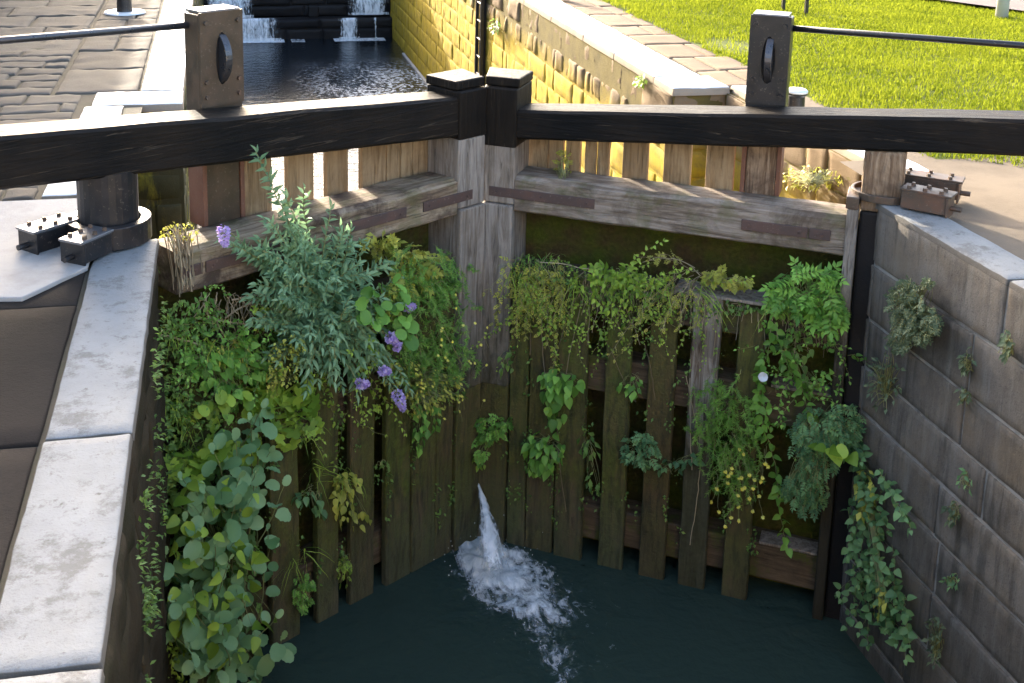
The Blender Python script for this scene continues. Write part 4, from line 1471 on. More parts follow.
# ---- the big shrub with purple spikes
B = Plant('flowering_shrub', 'big grey-green shrub with drooping purple flower spikes growing from the left gate', 'shrub', A(318, 322, 0.0), 1, 'leaf_buddleia')
ends = [(256, 152, -.12), (285, 196, -.16), (304, 190, -.2), (330, 207, -.2), (270, 222, -.2), (262, 250, -.24), (258, 292, -.2), (262, 325, -.25), (276, 352, -.25), (298, 366, -.28), (318, 382, -.26), (342, 388, -.28),
        (362, 372, -.3), (380, 345, -.26), (392, 305, -.24), (384, 268, -.22), (352, 246, -.2), (312, 246, -.25), (288, 272, -.3), (328, 284, -.34), (352, 308, -.34), (300, 308, -.36), (338, 338, -.36), (370, 318, -.3),
        (366, 288, -.26), (278, 300, -.28), (310, 335, -.36), (330, 362, -.32), (296, 340, -.3), (350, 268, -.26), (320, 262, -.28), (300, 235, -.22), (225, 240, -.2), (340, 226, -.14), (395, 380, -.3), (290, 250, -.24), (272, 272, -.26), (360, 345, -.3)]
for i, (px, py, o) in enumerate(ends):
    for k in range(4 if i > 3 else 1):
        j = (0, 0) if k == 0 else (B.r.uniform(-16, 16), B.r.uniform(-14, 14))
        st = B.root + B.rv(0.05) + np.array([0, 0, B.r.uniform(-.05, .05)])
        e = A(px + j[0], py + j[1], o + B.r.uniform(-.05, .05))
        d = np.linalg.norm(e - st)
        B.shoot(st, e, sag=B.r.uniform(0.05, 0.16) * min(1, d * 2), wob=0.04, L=B.r.uniform(0.085, 0.12), ratio=0.31, step=0.034, rad=0.005, t0=0.22, leafdroop=0.2, style='opp')
for (px, py, o, ln, dx, dz, rad_) in ((224, 236, -.24, 0.10, 0.1, -1, .024), (392, 339, -.34, 0.065, 0.5, -.5, .026), (397, 346, -.34, 0.05, -.2, -.8, .018), (410, 307, -.3, 0.06, 1, -.1, .018), (363, 384, -.36, 0.075, 1, -.35, .021), (385, 371, -.36, 0.065, 1, -.45, .019), (400, 401, -.38, 0.125, .45, -1, .028)):
    mb = MB()
    c = A(px, py, o)
    ax = unit(np.array([CP, SP, 0]) * dx + Z * dz)
    tmp = Plant.__new__(Plant)
    tmp.F, tmp.r = mb, B.r
    for i in range(190):
        t = B.r.random()
        th = B.r.uniform(0, 6.28)
        rr_ = 1.3 * rad_ * math.sqrt(max(0.02, (1 - t) * (0.35 + 0.65 * min(1, t * 6))))
        u_ = unit(np.cross(ax, NRM[-1]))
        v_ = np.cross(ax, u_)
        dd = math.cos(th) * u_ + math.sin(th) * v_
        p_ = c + ax * ln * 1.2 * (t - 0.5) + dd * rr_ * 0.8
        tmp.leaf(p_, dd + ax * 0.4 + tmp.rv(0.4), ax + tmp.rv(0.5), B.r.uniform(0.014, 0.024), 0.9, 'fleck')
    B.flower(mb, 'flower_spike', MAT['purple'])
    B.S.tube(B.path(c - ax * ln * 0.5, c - ax * ln * 0.5 + (B.root - c) * 0.45, 0.04, 0.02, 5), 0.0022, 4, 0.5, cap=False)
B.done()

# ---- the round-leaved sapling at the bottom left
S_ = Plant('sapling', 'bushy sapling with big round blue-green leaves low at the left corner of the gates', 'sapling', A(228, 668, -.10), 2, 'leaf_alder')
ends = [(250, 420, -.3), (262, 408, -.25), (284, 486, -.32), (294, 538, -.3), (240, 478, -.4), (214, 452, -.3), (182, 478, -.32), (158, 500, -.3), (166, 556, -.36), (192, 588, -.45), (172, 636, -.4), (214, 598, -.5), (250, 556, -.48),
        (276, 618, -.4), (282, 640, -.42), (240, 646, -.5), (208, 668, -.45), (256, 676, -.46), (200, 536, -.42), (226, 520, -.45), (270, 452, -.3), (236, 440, -.28), (186, 520, -.4), (262, 505, -.42), (230, 560, -.5), (160, 610, -.3), (190, 650, -.5), (225, 690, -.5),
        (268, 530, -.4), (205, 490, -.38), (245, 600, -.5), (180, 560, -.42), (222, 632, -.52), (255, 475, -.36), (235, 505, -.44), (205, 565, -.48), (175, 600, -.42), (190, 610, -.46), (215, 545, -.48), (245, 530, -.48), (210, 620, -.5), (260, 420, -.3)]
for q_, (px, py, o) in enumerate(ends):
    if q_ % 4 == 3:
        continue
    e = A(px, py, o)
    st = A(S_.r.uniform(195, 260), min(690, py + S_.r.uniform(60, 130)), -.12)
    S_.shoot(st, e, sag=0.05, wob=0.04, L=S_.r.uniform(0.085, 0.14), ratio=S_.r.uniform(.66, .9), kind='round', step=0.080, style='alt', rad=0.005, t0=0.4, leafdroop=0.3, taper=False, nrm_up=S_.r.uniform(0.4, 1.6))
S_.done()


def clump(name, label, cat, rootpx, ells, L, kind, leaf, seed, ratio=1.0, style='leaf', pairs=4, fn=A, out=None, group=None, stem='stem', o_root=0.0, jit=0.35, pet=True):
    rt = fn(*rootpx, o_root) if fn is A else fn(*rootpx)
    if out is None:
        out = NRM[-1 if rootpx[0] < 482 else 1] if fn is A else np.array([-1.0, 0, 0])
    P = Plant(name, label, cat, rt, seed, leaf, stem, group, out)
    for (cx, cy, rx, ry, n, o0, o1) in ells:
        P.rosette(ell(P.r, cx, cy, rx, ry, n, o0, o1, fn), L, kind, ratio, pet, None, style, pairs, jit)
    return P


GRP_S = 'weeds rooted in the gate planks'
clump('leafy_weed', 'lime green weed with scalloped leaves just above the round-leaved sapling', 'weed', (285, 425), [(292, 418, 24, 26, 36, -.24, -.03), (268, 398, 14, 12, 20, -.15, -.02), (300, 395, 10, 10, 12, -.15, -.02)], 0.085, 'lobed', 'leaf_lime', 11).done()
clump('leafy_weed', 'lime green weed at the foot of the mossy left wall above the sapling', 'weed', (188, 455), [(186, 462, 20, 14, 26, -.2, -.02), (215, 447, 18, 12, 26, -.2, -.02), (240, 450, 14, 14, 20, -.2, -.02)], 0.075, 'lobed', 'leaf_lime', 12).done()
clump('creeping_weed', 'dense dark creeping weed filling the corner under the left end of the rail', 'weed', (185, 340), [(183, 330, 22, 30, 170, -.14, 0), (180, 385, 18, 36, 170, -.14, 0), (196, 420, 34, 22, 170, -.16, 0), (176, 430, 14, 40, 120, -.12, 0), (215, 330, 22, 22, 110, -.10, 0)], 0.036, 'fleck', 'leaf_mid', 13, 0.62, pet=False).done()
clump('leafy_weed', 'small mid-green leafy weed hanging left of the shrub under the rail', 'weed', (215, 362), [(212, 368, 24, 16, 50, -.18, -.04), (238, 350, 16, 20, 44, -.16, -.03), (256, 372, 20, 12, 34, -.18, -.04), (228, 400, 22, 16, 34, -.18, -.03)], 0.058, 'heart', 'leaf_fresh', 14, 0.85).done()
clump('leafy_weed', 'few pale round leaves on thin stalks between the lime weed and the wall', 'weed', (212, 392), [(207, 410, 14, 10, 7, -.2, -.1), (218, 395, 10, 10, 5, -.2, -.1), (244, 402, 8, 12, 5, -.2, -.1)], 0.085, 'round', 'leaf_lime', 15, 0.85).done()
clump('seeding_weed', 'yellowish weed gone to seed at the lower left edge of the shrub', 'weed', (286, 372), [(284, 362, 16, 24, 130, -.34, -.2), (296, 346, 10, 12, 60, -.34, -.22), (272, 380, 8, 16, 50, -.3, -.18)], 0.026, 'fleck', 'leaf_yellow', 16, 0.7).done()
# moss and fern patch beneath the sapling
clump('creeping_weed', 'pale mossy cushion weed at the waterline below the sapling', 'weed', (178, 665), [(172, 668, 22, 26, 190, -.36, -.05), (200, 640, 22, 30, 120, -.3, -.05), (160, 640, 10, 30, 80, -.25, -.03)], 0.035, 'fleck', 'leaf_lime', 17, 0.5, pet=False).done()
clump('creeping_weed', 'dim creeping weed filling in behind the stems of the sapling', 'weed', (220, 560), [(205, 545, 52, 80, 330, -.10, 0.0), (215, 620, 50, 60, 230, -.10, 0), (180, 480, 26, 40, 130, -.10, 0)], 0.06, 'heart', 'leaf_mid', 18, 0.8, pet=False).done()

clump('leafy_weed', 'scattered lime leaves poking out between the round leaves of the sapling', 'weed', (225, 560), [(215, 520, 50, 50, 26, -.5, -.3), (235, 600, 48, 60, 34, -.54, -.36), (180, 600, 22, 50, 16, -.5, -.3)], 0.085, 'heart', 'leaf_lime', 19, 0.75, jit=.6).done()
# roots and dry grass in the corner
D = Plant('dry_roots', 'tangle of dry brown roots hanging under the left rail behind the shrub', 'roots', A(262, 300, 0.0), 20, 'dry', 'dry')
for i in range(85):
    a = A(D.r.uniform(200, 292), D.r.uniform(292, 306), D.r.uniform(-.06, .02))
    b = a + np.array([D.r.gauss(0, .05), D.r.gauss(-.03, .03), -D.r.uniform(.05, .20)])
    D.S.tube(D.path(a, b, 0.02, 0.03, 5), 0.0032, 3, D.r.random(), cap=False)
for (x0, y0, x1, y1) in ((196, 318, 290, 332), (225, 318, 262, 300), (232, 300, 288, 290), (290, 332, 330, 338), (160, 335, 200, 345)):
    D.S.tube(D.path(A(x0, y0, -.05), A(x1, y1, -.07), 0.01, 0.015, 8), 0.006, 5, D.r.random(), cap=False)
D.done()
D = Plant('grass_tuft', 'pale arching grass blades beside the hanging roots on the left gate', 'grass tuft', A(222, 335, -.02), 21, 'leaf_yellow', 'leaf_yellow')
for (x0, y0, x1, y1) in ((229, 336, 246, 384), (231, 338, 243, 374), (222, 345, 226, 386), (218, 348, 219, 378), (229, 336, 250, 372), (243, 388, 250, 410), (215, 340, 205, 372), (236, 340, 256, 365)):
    pp = D.path(A(x0, y0, -.06), A(x1, y1, -.14), 0.05, 0.02, 8)
    w = np.array([CP, SP, 0]) * 0.008
    vs = []
    for i, p_ in enumerate(pp):
        k = 1 - (i / 8) ** 2
        vs += [p_ - w * k, p_ + w * k + Z * 0.003]
    D.F.add(vs, [(2 * i, 2 * i + 1, 2 * i + 3, 2 * i + 2) for i in range(8)], D.r.uniform(.6, 1))
D.done()
D = Plant('dry_roots', 'mossy strand hanging over the left end of the top rail', 'roots', A(178, 232, 0.1), 22, 'leaf_yellow', 'dry')
for i in range(46):
    x = D.r.gauss(184, 6)
    a = A(x - 6 + D.r.gauss(0, 7), D.r.uniform(224, 240), D.r.uniform(-.02, .1))
    b = A(x, D.r.uniform(255, 300), -.045)
    D.S.tube(D.path(a, b, 0.05, 0.015, 6), 0.0035, 3, D.r.random(), cap=False)
D.rosette(ell(D.r, 180, 232, 20, 9, 90, 0.0, 0.12), 0.025, 'fleck', 0.6, False)
D.done()

# ---- the feathery weed with yellow flowers by the mitre posts
R_ = Plant('feathery_weed', 'feathery green weed dotted with tiny yellow flowers against the left mitre post', 'weed', A(402, 262, 0.0), 3, 'leaf_fresh')
for i in range(270):
    th, q_ = R_.r.uniform(0, 6.283), math.sqrt(R_.r.random())
    cx, cy = 430 + 46 * q_ * math.cos(th), 330 + 76 * q_ * math.sin(th) + 10 * math.sin(th * 3)
    dep = R_.r.uniform(-.26, -.02)
    st = A(cx - R_.r.uniform(-8, 16), cy - R_.r.uniform(-2, 26), dep + .06)
    e = A(cx + R_.r.uniform(-10, 14), cy + R_.r.uniform(-6, 14), dep - R_.r.uniform(.02, .08))
    R_.shoot(st, e, sag=0.03, wob=0.03, L=0.042, ratio=0.16, style='needle', step=0.009, rad=0.0022, t0=0.15, leafdroop=0)
for (a_, b_) in (((402, 262), (430, 400)), ((402, 262), (462, 365)), ((430, 300), (400, 340))):
    R_.S.tube(R_.path(A(*a_, -.02), A(*b_, -.2), .05, .02, 8), .004, 5, .5, cap=False)
for i in range(36):
    c = A(*((R_.r.gauss(455, 16), R_.r.gauss(355, 26)) if i < 24 else (R_.r.gauss(430, 24), R_.r.gauss(385, 16))), R_.r.uniform(-.32, -.2))
    mb = MB()
    tmp = Plant.__new__(Plant)
    tmp.F, tmp.r = mb, R_.r
    n = unit(NRM[-1] + Z * 0.8 + R_.rv(.3))
    u_ = unit(np.cross(n, X))
    v_ = np.cross(n, u_)
    for k in range(9):
        th = 6.283 * k / 9
        tmp.leaf(c, math.cos(th) * u_ + math.sin(th) * v_, n, R_.r.uniform(.009, .014), 0.6, 'fleck')
    R_.flower(mb, 'flower', MAT['yellow_petal'])
    R_.S.tube(R_.path(c, c + np.array([R_.r.gauss(0, .03), .05, -.10]), 0.02, 0.01, 4), 0.0013, 3, 0.6, cap=False)
R_.done()
clump('parsley_weed', 'pale parsley-like weed rising just under the rail beside the left mitre post', 'weed', (398, 292), [(400, 248, 16, 12, 16, -.16, -.03), (425, 262, 16, 10, 14, -.16, -.03), (378, 246, 14, 10, 12, -.12, -.02), (412, 280, 20, 14, 20, -.2, -.05), (394, 300, 16, 14, 16, -.22, -.1)], 0.12, 'fleck', 'leaf_yellow', 31, 0.6, 'pinn', 4).done()
clump('leafy_weed', 'bright round-leaved weed between the purple shrub and the feathery weed', 'weed', (382, 300), [(384, 296, 20, 16, 16, -.36, -.26), (400, 330, 10, 14, 9, -.34, -.24), (372, 310, 14, 12, 9, -.38, -.3)], 0.095, 'round', 'leaf_fresh', 32, 0.85).done()
clump('flowering_weed', 'low yellow-flowering weed tumbling below the feathery weed on the left gate', 'weed', (405, 385), [(405, 380, 22, 22, 150, -.3, -.12), (440, 385, 24, 18, 110, -.26, -.1), (425, 405, 20, 12, 60, -.24, -.1)], 0.034, 'fleck', 'leaf_yellow', 33, 0.6).done()
clump('leafy_weed', 'small fresh green weed hanging lowest under the yellow-flowering weed', 'weed', (428, 395), [(425, 415, 14, 20, 34, -.2, -.06), (418, 440, 9, 14, 14, -.14, -.03)], 0.06, 'fleck', 'leaf_fresh', 34, 0.7).done()

# ---- trailing growth along the ledge of the right gate
T = Plant('trailing_weed', 'yellow-green trailing weed cascading over the ledge beside the right mitre post', 'weed', A(545, 276, -.01), 4, 'leaf_yellow')
for i in range(46):
    x = T.r.uniform(508, 570)
    st = A(x + T.r.gauss(0, 8), T.r.uniform(252, 284), T.r.uniform(-.02, .1))
    e = A(x + T.r.gauss(-4, 12), T.r.uniform(288, 345), T.r.uniform(-.16, -.05))
    T.shoot(st, e, sag=0.11, wob=0.03, L=0.06, ratio=0.6, kind='fleck', step=0.032, style='pinn', rad=0.0025, t0=0.2, pairs=3, leafdroop=0.3)
for (px, py) in ((548, 395), (553, 372), (545, 350)):
    T.shoot(A(565, 282, -.02), A(px, py, -.1), sag=0.06, wob=.03, L=0.05, ratio=.6, kind='fleck', step=.05, style='pinn', pairs=3, rad=.002, t0=.3)
T.done()
T = Plant('grass_tuft', 'bright green grassy tuft at the top of the trailing weed beside the right mitre post', 'grass tuft', A(530, 268, 0.05), 41, 'leaf_fresh')
for i in range(120):
    a = A(T.r.uniform(508, 550), T.r.uniform(258, 285), T.r.uniform(0, .08))
    b = a + np.array([T.r.gauss(0, .07), T.r.gauss(-.07, .04), T.r.gauss(.01, .06)])
    pp = T.path(a, b, 0.06, 0.01, 5)
    w = X * 0.0025
    vs = []
    for j, p_ in enumerate(pp):
        k = 1 - (j / 5) ** 2
        vs += [p_ - w * k, p_ + w * k]
    T.F.add(vs, [(2 * j, 2 * j + 1, 2 * j + 3, 2 * j + 2) for j in range(5)], T.r.random())
T.done()
T = Plant('trailing_weed', 'broad-leaved yellow-green trailing weed in the middle of the right gate ledge', 'weed', A(600, 285, -.01), 42, 'leaf_lime')
for i in range(30):
    x = T.r.uniform(574, 640)
    st = A(x, T.r.uniform(268, 290), T.r.uniform(-.02, .1))
    e = A(x + T.r.gauss(2, 12), T.r.uniform(272, 312), T.r.uniform(-.18, -.06))
    T.shoot(st, e, sag=0.09, wob=0.03, L=0.062, ratio=0.7, kind='heart', step=0.038, style='alt', rad=0.0025, t0=0.2, leafdroop=0.3)
T.done()
T = Plant('trailing_weed', 'sparse trailing weed with bare straw stems hanging right of the middle of the ledge', 'weed', A(668, 282, -.01), 43, 'leaf_yellow', 'dry')
for (a, b) in (((700, 270), (612, 356)), ((690, 275), (625, 330)), ((660, 284), (640, 318)), ((690, 285), (680, 325)), ((700, 288), (692, 330)), ((672, 284), (662, 320)), ((655, 280), (648, 305)), ((700, 275), (640, 262)), ((690, 268), (655, 258)),
               ((680, 278), (668, 300)), ((694, 282), (655, 330)), ((685, 282), (686, 310))):
    for k in range(2):
        T.shoot(A(a[0] + T.r.gauss(0, 5), a[1], .02), A(b[0] + T.r.gauss(0, 6), b[1] + T.r.gauss(0, 5), -.14), sag=0.10, wob=.04, L=.055, ratio=.6, kind='fleck', step=.04, style='pinn', pairs=3, rad=.003, t0=.35)
T.done()
T = Plant('straw_runners', 'bare straw-coloured runners arching from the ledge down the right gate', 'runners', A(590, 272, .02), 44, 'dry', 'dry')
for (a, b, sg) in (((590, 272), (546, 400), .22), ((592, 272), (560, 410), .2), ((586, 270), (548, 330), .15), ((594, 272), (620, 330), .12), ((540, 300), (548, 408), .02), ((528, 300), (530, 355), .02), ((606, 285), (640, 345), .12), ((600, 272), (540, 262), .05), ((690, 378), (692, 470), .04),
                   ((686, 376), (700, 440), .05), ((645, 345), (655, 400), .02), ((590, 290), (588, 345), .02), ((556, 418), (566, 512), .02), ((612, 352), (636, 402), -.05), ((700, 470), (690, 545), .02), ((553, 300), (547, 330), .02)):
    T.S.tube(T.path(A(*a, -.03), A(*b, -.06), sg, .02, 10), .0032, 4, T.r.random(), cap=False)
for i in range(50):
    a = A(T.r.uniform(585, 605) if i < 20 else T.r.uniform(510, 700), T.r.uniform(270, 292), -.03)
    b = a + np.array([T.r.gauss(0, .06), -.03, -T.r.uniform(.06, .3)])
    T.S.tube(T.path(a, b, .03, .02, 5), .0018, 3, T.r.random(), cap=False)
T.done()
for (lab, rt, es, L, kd, lf, sd, rt_, st_) in (
    ('fresh green fern-like clump at the right end of the ledge below the rail', (808, 300), [(808, 288, 34, 18, 60, -.2, .05), (825, 312, 22, 12, 34, -.2, -.02), (790, 300, 22, 10, 26, -.16, 0)], 0.14, 'fleck', 'leaf_fresh', 51, .5, 'pinn'),
    ('yellow-green sprig on the ledge above the peeling plank', (712, 286), [(716, 278, 14, 7, 26, -.1, .08), (738, 282, 12, 5, 12, -.08, .06)], 0.07, 'fleck', 'leaf_yellow', 52, .7, 'pinn'),
    ('leafy fresh clump hanging in the middle of the right gate below the straw runners', (560, 372), [(560, 384, 20, 16, 46, -.16, -.02), (556, 408, 10, 16, 20, -.14, -.02)], 0.075, 'heart', 'leaf_fresh', 53, .75, 'leaf'),
    ('bright clump with drooping leaves low on the second and third planks of the right gate', (548, 440), [(545, 450, 22, 18, 56, -.18, -.02), (540, 466, 12, 10, 18, -.16, -.04)], 0.068, 'heart', 'leaf_fresh', 54, .7, 'leaf'),
    ('small frilly clump in the gap between the mitre posts and first plank', (496, 432), [(494, 430, 18, 14, 50, -.14, -.02), (482, 448, 8, 14, 20, -.12, -.02)], 0.075, 'fleck', 'leaf_fresh', 55, .6, 'pinn'),
    ('tidy bluish green tuft on the fifth plank of the right gate', (640, 455), [(640, 450, 19, 16, 52, -.2, -.03)], 0.075, 'fleck', 'leaf_teal', 56, .6, 'pinn'),
    ('few thin leaves hanging in the gap left of the bluish tuft', (588, 440), [(588, 446, 9, 22, 20, -.08, .0), (592, 482, 8, 12, 9, -.06, .0)], 0.06, 'fleck', 'leaf_mid', 57, .5, 'leaf'),
    ('small spray of leaves reaching right beside the bluish tuft', (672, 468), [(672, 466, 18, 7, 18, -.12, -.03), (690, 460, 10, 6, 8, -.1, -.03)], 0.05, 'heart', 'leaf_teal', 58, .7, 'leaf'),
    ('lone sprig on a plank under the sparse straw stems', (633, 376), [(631, 384, 12, 9, 20, -.14, -.04)], 0.06, 'fleck', 'leaf_fresh', 59, .6, 'leaf'),
    ('single stem of small leaves on the second plank below the grassy tuft', (508, 350), [(506, 362, 8, 12, 12, -.1, -.02)], 0.045, 'heart', 'leaf_mid', 60, .7, 'leaf'),
    ('yellowing trailing sprig on the third plank of the left gate', (343, 480), [(342, 500, 10, 30, 36, -.1, -.02), (356, 520, 16, 10, 14, -.08, -.02), (352, 484, 12, 10, 14, -.1, -.02)], 0.052, 'heart', 'leaf_yellow', 61, .75, 'leaf'),
    ('pale fresh tuft low in the gap beside the sapling', (303, 582), [(303, 592, 11, 20, 50, -.12, -.02)], 0.05, 'fleck', 'leaf_fresh', 62, .6, 'pinn'),
    ('thin tuft at the foot of the fourth plank of the left gate', (346, 560), [(345, 572, 8, 16, 26, -.08, -.01)], 0.045, 'fleck', 'leaf_lime', 63, .55, 'pinn'),
    ('dim little weed in the gap right of the sapling', (312, 490), [(310, 498, 14, 10, 16, -.08, -.01), (318, 508, 10, 8, 8, -.08, -.01)], 0.05, 'heart', 'leaf_teal', 64, .7, 'leaf'),
    ('tiny sprig on the widest plank left of the leak', (382, 466), [(384, 464, 9, 7, 10, -.06, -.01)], 0.042, 'fleck', 'leaf_mid', 65, .6, 'leaf'),
    ('two-leaved lime sprig beside the foot of the left mitre post', (478, 455), [(479, 460, 7, 9, 12, -.08, -.02)], 0.05, 'heart', 'leaf_lime', 66, .7, 'leaf'),
    ('yellow-green tuft growing through the planks above the right top rail', (563, 178), [(563, 166, 9, 15, 44, .18, .27)], 0.05, 'fleck', 'leaf_yellow', 67, .6, 'pinn'),
):
    clump('leafy_weed', lab, 'weed', rt, es, L, kd, lf, sd, rt_, st_).done()

Fr = Plant('creeping_weed', 'thin fringe of moss, threads and tiny leaves along the whole ledge of the right gate', 'weed', G(1, 1.2, 0.0, -.78), 45, 'leaf_mid', 'dry', out=NRM[1])
for i in range(900):
    s_ = Fr.r.uniform(.23, 2.38)
    q_ = G(1, s_, Fr.r.uniform(-.04, .22), -.775 + Fr.r.uniform(-.02, .03))
    if Fr.r.random() < .55:
        q_ = G(1, s_, -.02 - abs(Fr.r.gauss(0, .02)), -.79 - abs(Fr.r.gauss(0, .05)) * (1 + math.sin(s_ * 9)))
    Fr.leaf(q_, NRM[1] + Fr.rv(.7) - Z * .4, Z + NRM[1] * .6 + Fr.rv(.4), Fr.r.uniform(.015, .04), .6, 'fleck')
for i in range(170):
    s_ = Fr.r.uniform(.23, 2.38)
    a = G(1, s_, -.015, -.79)
    b = a + np.array([Fr.r.gauss(0, .03), -.03, -abs(Fr.r.gauss(.05, .12))])
    Fr.S.tube(Fr.path(a, b, .02, .015, 5), .0018, 3, Fr.r.random(), cap=False)
Fr.done()
Fr = Plant('creeping_weed', 'thin mossy fringe along the ledge of the left gate behind the shrub', 'weed', G(-1, 1.2, 0.0, -.78), 46, 'leaf_mid', 'dry', out=NRM[-1])
for i in range(700):
    s_ = Fr.r.uniform(.3, 2.4)
    q_ = G(-1, s_, -.02 - abs(Fr.r.gauss(0, .03)), -.76 - abs(Fr.r.gauss(0, .09)))
    Fr.leaf(q_, NRM[-1] + Fr.rv(.7) - Z * .4, Z + NRM[-1] * .6 + Fr.rv(.4), Fr.r.uniform(.015, .045), .6, 'fleck')
Fr.done()
# loose tangles that tie the clumps together
for (lab, sd_, n_, (xa, xb, ya, yb), lf, o1, L_) in (
        ('loose tangle of thin stems and small leaves between the left wall and the shrub', 61, 70, (165, 300, 300, 400), 'leaf_fresh', -.30, .034),
        ('loose tangle of thin stems weaving through the lower part of the shrub', 62, 46, (270, 400, 310, 420), 'leaf_lime', -.36, .036),
        ('loose tangle of thin trailing stems hanging under the right ledge', 63, 80, (505, 700, 270, 330), 'leaf_lime', -.18, .034),
        ('sparse tangle of thin stems below the fern-like clump on the right', 64, 36, (770, 850, 310, 420), 'leaf_fresh', -.2, .034)):
    Tg = Plant('tangled_weed', lab, 'weed', A((xa + xb) / 2, (ya + yb) / 2, 0), sd_, lf, 'stem', None, NRM[-1 if xb < 482 else 1])
    for i in range(n_):
        x_, y_ = Tg.r.uniform(xa, xb), Tg.r.uniform(ya, yb)
        st = A(x_, y_, Tg.r.uniform(-.06, .0))
        e = A(x_ + Tg.r.gauss(0, 26), y_ + Tg.r.gauss(18, 26), Tg.r.uniform(o1, -.06))
        Tg.shoot(st, e, sag=Tg.r.uniform(-.02, .10), wob=.05, L=L_ * Tg.r.uniform(.7, 1.4), ratio=.62, kind=Tg.r.choice(['fleck', 'heart', 'lance']), step=.026, style='alt', rad=.0018, t0=.1)
    Tg.done()
for (lab, sd_, spots, n_) in (('long thin grass blades arching out of the left corner weeds', 71, [(180, 330), (205, 345), (170, 400), (240, 345), (190, 420)], 22), ('long thin grass blades hanging along the right ledge', 72, [(520, 275), (575, 282), (620, 285), (665, 285), (700, 290), (780, 300)], 16),
                              ('long thin grass blades between the lime weed and the planks', 73, [(300, 430), (320, 470), (345, 480), (300, 560)], 14)):
    Tg = Plant('grass_tuft', lab, 'grass tuft', A(*spots[0], 0), sd_, 'leaf_lime', 'leaf_lime', None, NRM[-1 if spots[0][0] < 482 else 1])
    for (x_, y_) in spots:
        for i in range(n_):
            st = A(x_ + Tg.r.gauss(0, 5), y_ + Tg.r.gauss(0, 4), -.03)
            e = A(x_ + Tg.r.gauss(0, 20), y_ + Tg.r.uniform(-6, 46), Tg.r.uniform(-.24, -.08))
            pp = Tg.path(st, e, Tg.r.uniform(.05, .13), .02, 7)
            w = np.array([CP, SP if x_ < 482 else -SP, 0]) * Tg.r.uniform(.0018, .0038)
            vs = []
            for j, p_ in enumerate(pp):
                k = 1 - (j / 7) ** 2
                vs += [p_ - w * k, p_ + w * k + Z * 0.001]
            Tg.F.add(vs, [(2 * j, 2 * j + 1, 2 * j + 3, 2 * j + 2) for j in range(7)], Tg.r.random())
    Tg.done()
# little mosses and seedlings growing in the plank joints of both gates
for sd_, lab in ((-1, 'scatter of tiny seedlings in the plank joints of the left gate'), (1, 'scatter of tiny seedlings in the plank joints of the right gate')):
    Fr = Plant('seedlings', lab, 'seedlings', G(sd_, 1.0, -.01, -1.8), 47 + sd_, 'leaf_mid', out=NRM[sd_])
    ed = [x for pl in (FL if sd_ < 0 else FR) for x in pl[:2]]
    for i in range(70):
        s_ = Fr.r.choice(ed) + Fr.r.gauss(0, .012)
        z_ = Fr.r.uniform(-2.6, -.85)
        for k in range(Fr.r.randint(4, 14)):
            q_ = G(sd_, s_ + Fr.r.gauss(0, .02), -.012 - abs(Fr.r.gauss(0, .012)), z_ + Fr.r.gauss(0, .04))
            Fr.leaf(q_, NRM[sd_] + Fr.rv(.7) - Z * .4, Z + NRM[sd_] * .6 + Fr.rv(.4), Fr.r.uniform(.012, .034), .6, 'fleck')
    Fr.done()

# ---- the feathery bush, vine and corner growth on the right
Fb = Plant('feathery_weed', 'tall feathery green weed with a cluster of yellow flowers on the right gate', 'weed', A(728, 385, -.02), 5, 'leaf_fresh')
for i in range(170):
    th, q_ = Fb.r.uniform(0, 6.283), math.sqrt(Fb.r.random())
    cx, cy = 728 + 30 * q_ * math.cos(th), 444 + 62 * q_ * math.sin(th)
    cx += (cy - 440) * 0.12
    dep = Fb.r.uniform(-.22, -.02)
    st = A(cx - Fb.r.uniform(-8, 8), cy - Fb.r.uniform(-2, 22), dep + .06)
    e = A(cx + Fb.r.uniform(-14, 14), cy + Fb.r.uniform(-8, 16), dep - Fb.r.uniform(.02, .08))
    Fb.shoot(st, e, sag=0.03, wob=0.03, L=0.044, ratio=0.16, style='needle', step=0.009, rad=0.0022, t0=0.2)
for i in range(30):
    c = A(*((Fb.r.gauss(742, 15), Fb.r.gauss(484, 13)) if i < 24 else (Fb.r.gauss(730, 16), Fb.r.gauss(512, 8))), Fb.r.uniform(-.32, -.2))
    mb = MB()
    tmp = Plant.__new__(Plant)
    tmp.F, tmp.r = mb, Fb.r
    n = unit(NRM[1] + Z * 0.8 + Fb.rv(.3))
    u_ = unit(np.cross(n, X))
    v_ = np.cross(n, u_)
    for k in range(9):
        th = 6.283 * k / 9
        tmp.leaf(c, math.cos(th) * u_ + math.sin(th) * v_, n, Fb.r.uniform(.012, .018), 0.6, 'fleck')
    Fb.flower(mb, 'flower', MAT['yellow_petal'])
    Fb.S.tube(Fb.path(c, c + np.array([Fb.r.gauss(0, .03), .05, .10]), 0.02, 0.01, 4), 0.0013, 3, 0.6, cap=False)
Fb.done()
V = Plant('climbing_vine', 'climbing vine with heart-shaped leaves and one round white flower on the right gate', 'vine', A(772, 330, -.02), 6, 'leaf_fresh')
for (a, b) in (((772, 318), (760, 372)), ((760, 372), (764, 430)), ((764, 430), (778, 500)), ((778, 470), (788, 550)), ((764, 350), (758, 410)), ((775, 322), (800, 380)), ((800, 380), (812, 420)), ((770, 400), (756, 440))):
    V.shoot(A(*a, -.07), A(*b, -.11), sag=0.0, wob=.03, L=.058, ratio=.8, kind='heart', step=.028, style='alt', rad=.003, t0=.05, taper=False)
c = A(763, 377, -.2)
mb = MB()
n = unit(EYE - c)
u_ = unit(np.cross(n, Z))
v_ = np.cross(n, u_)
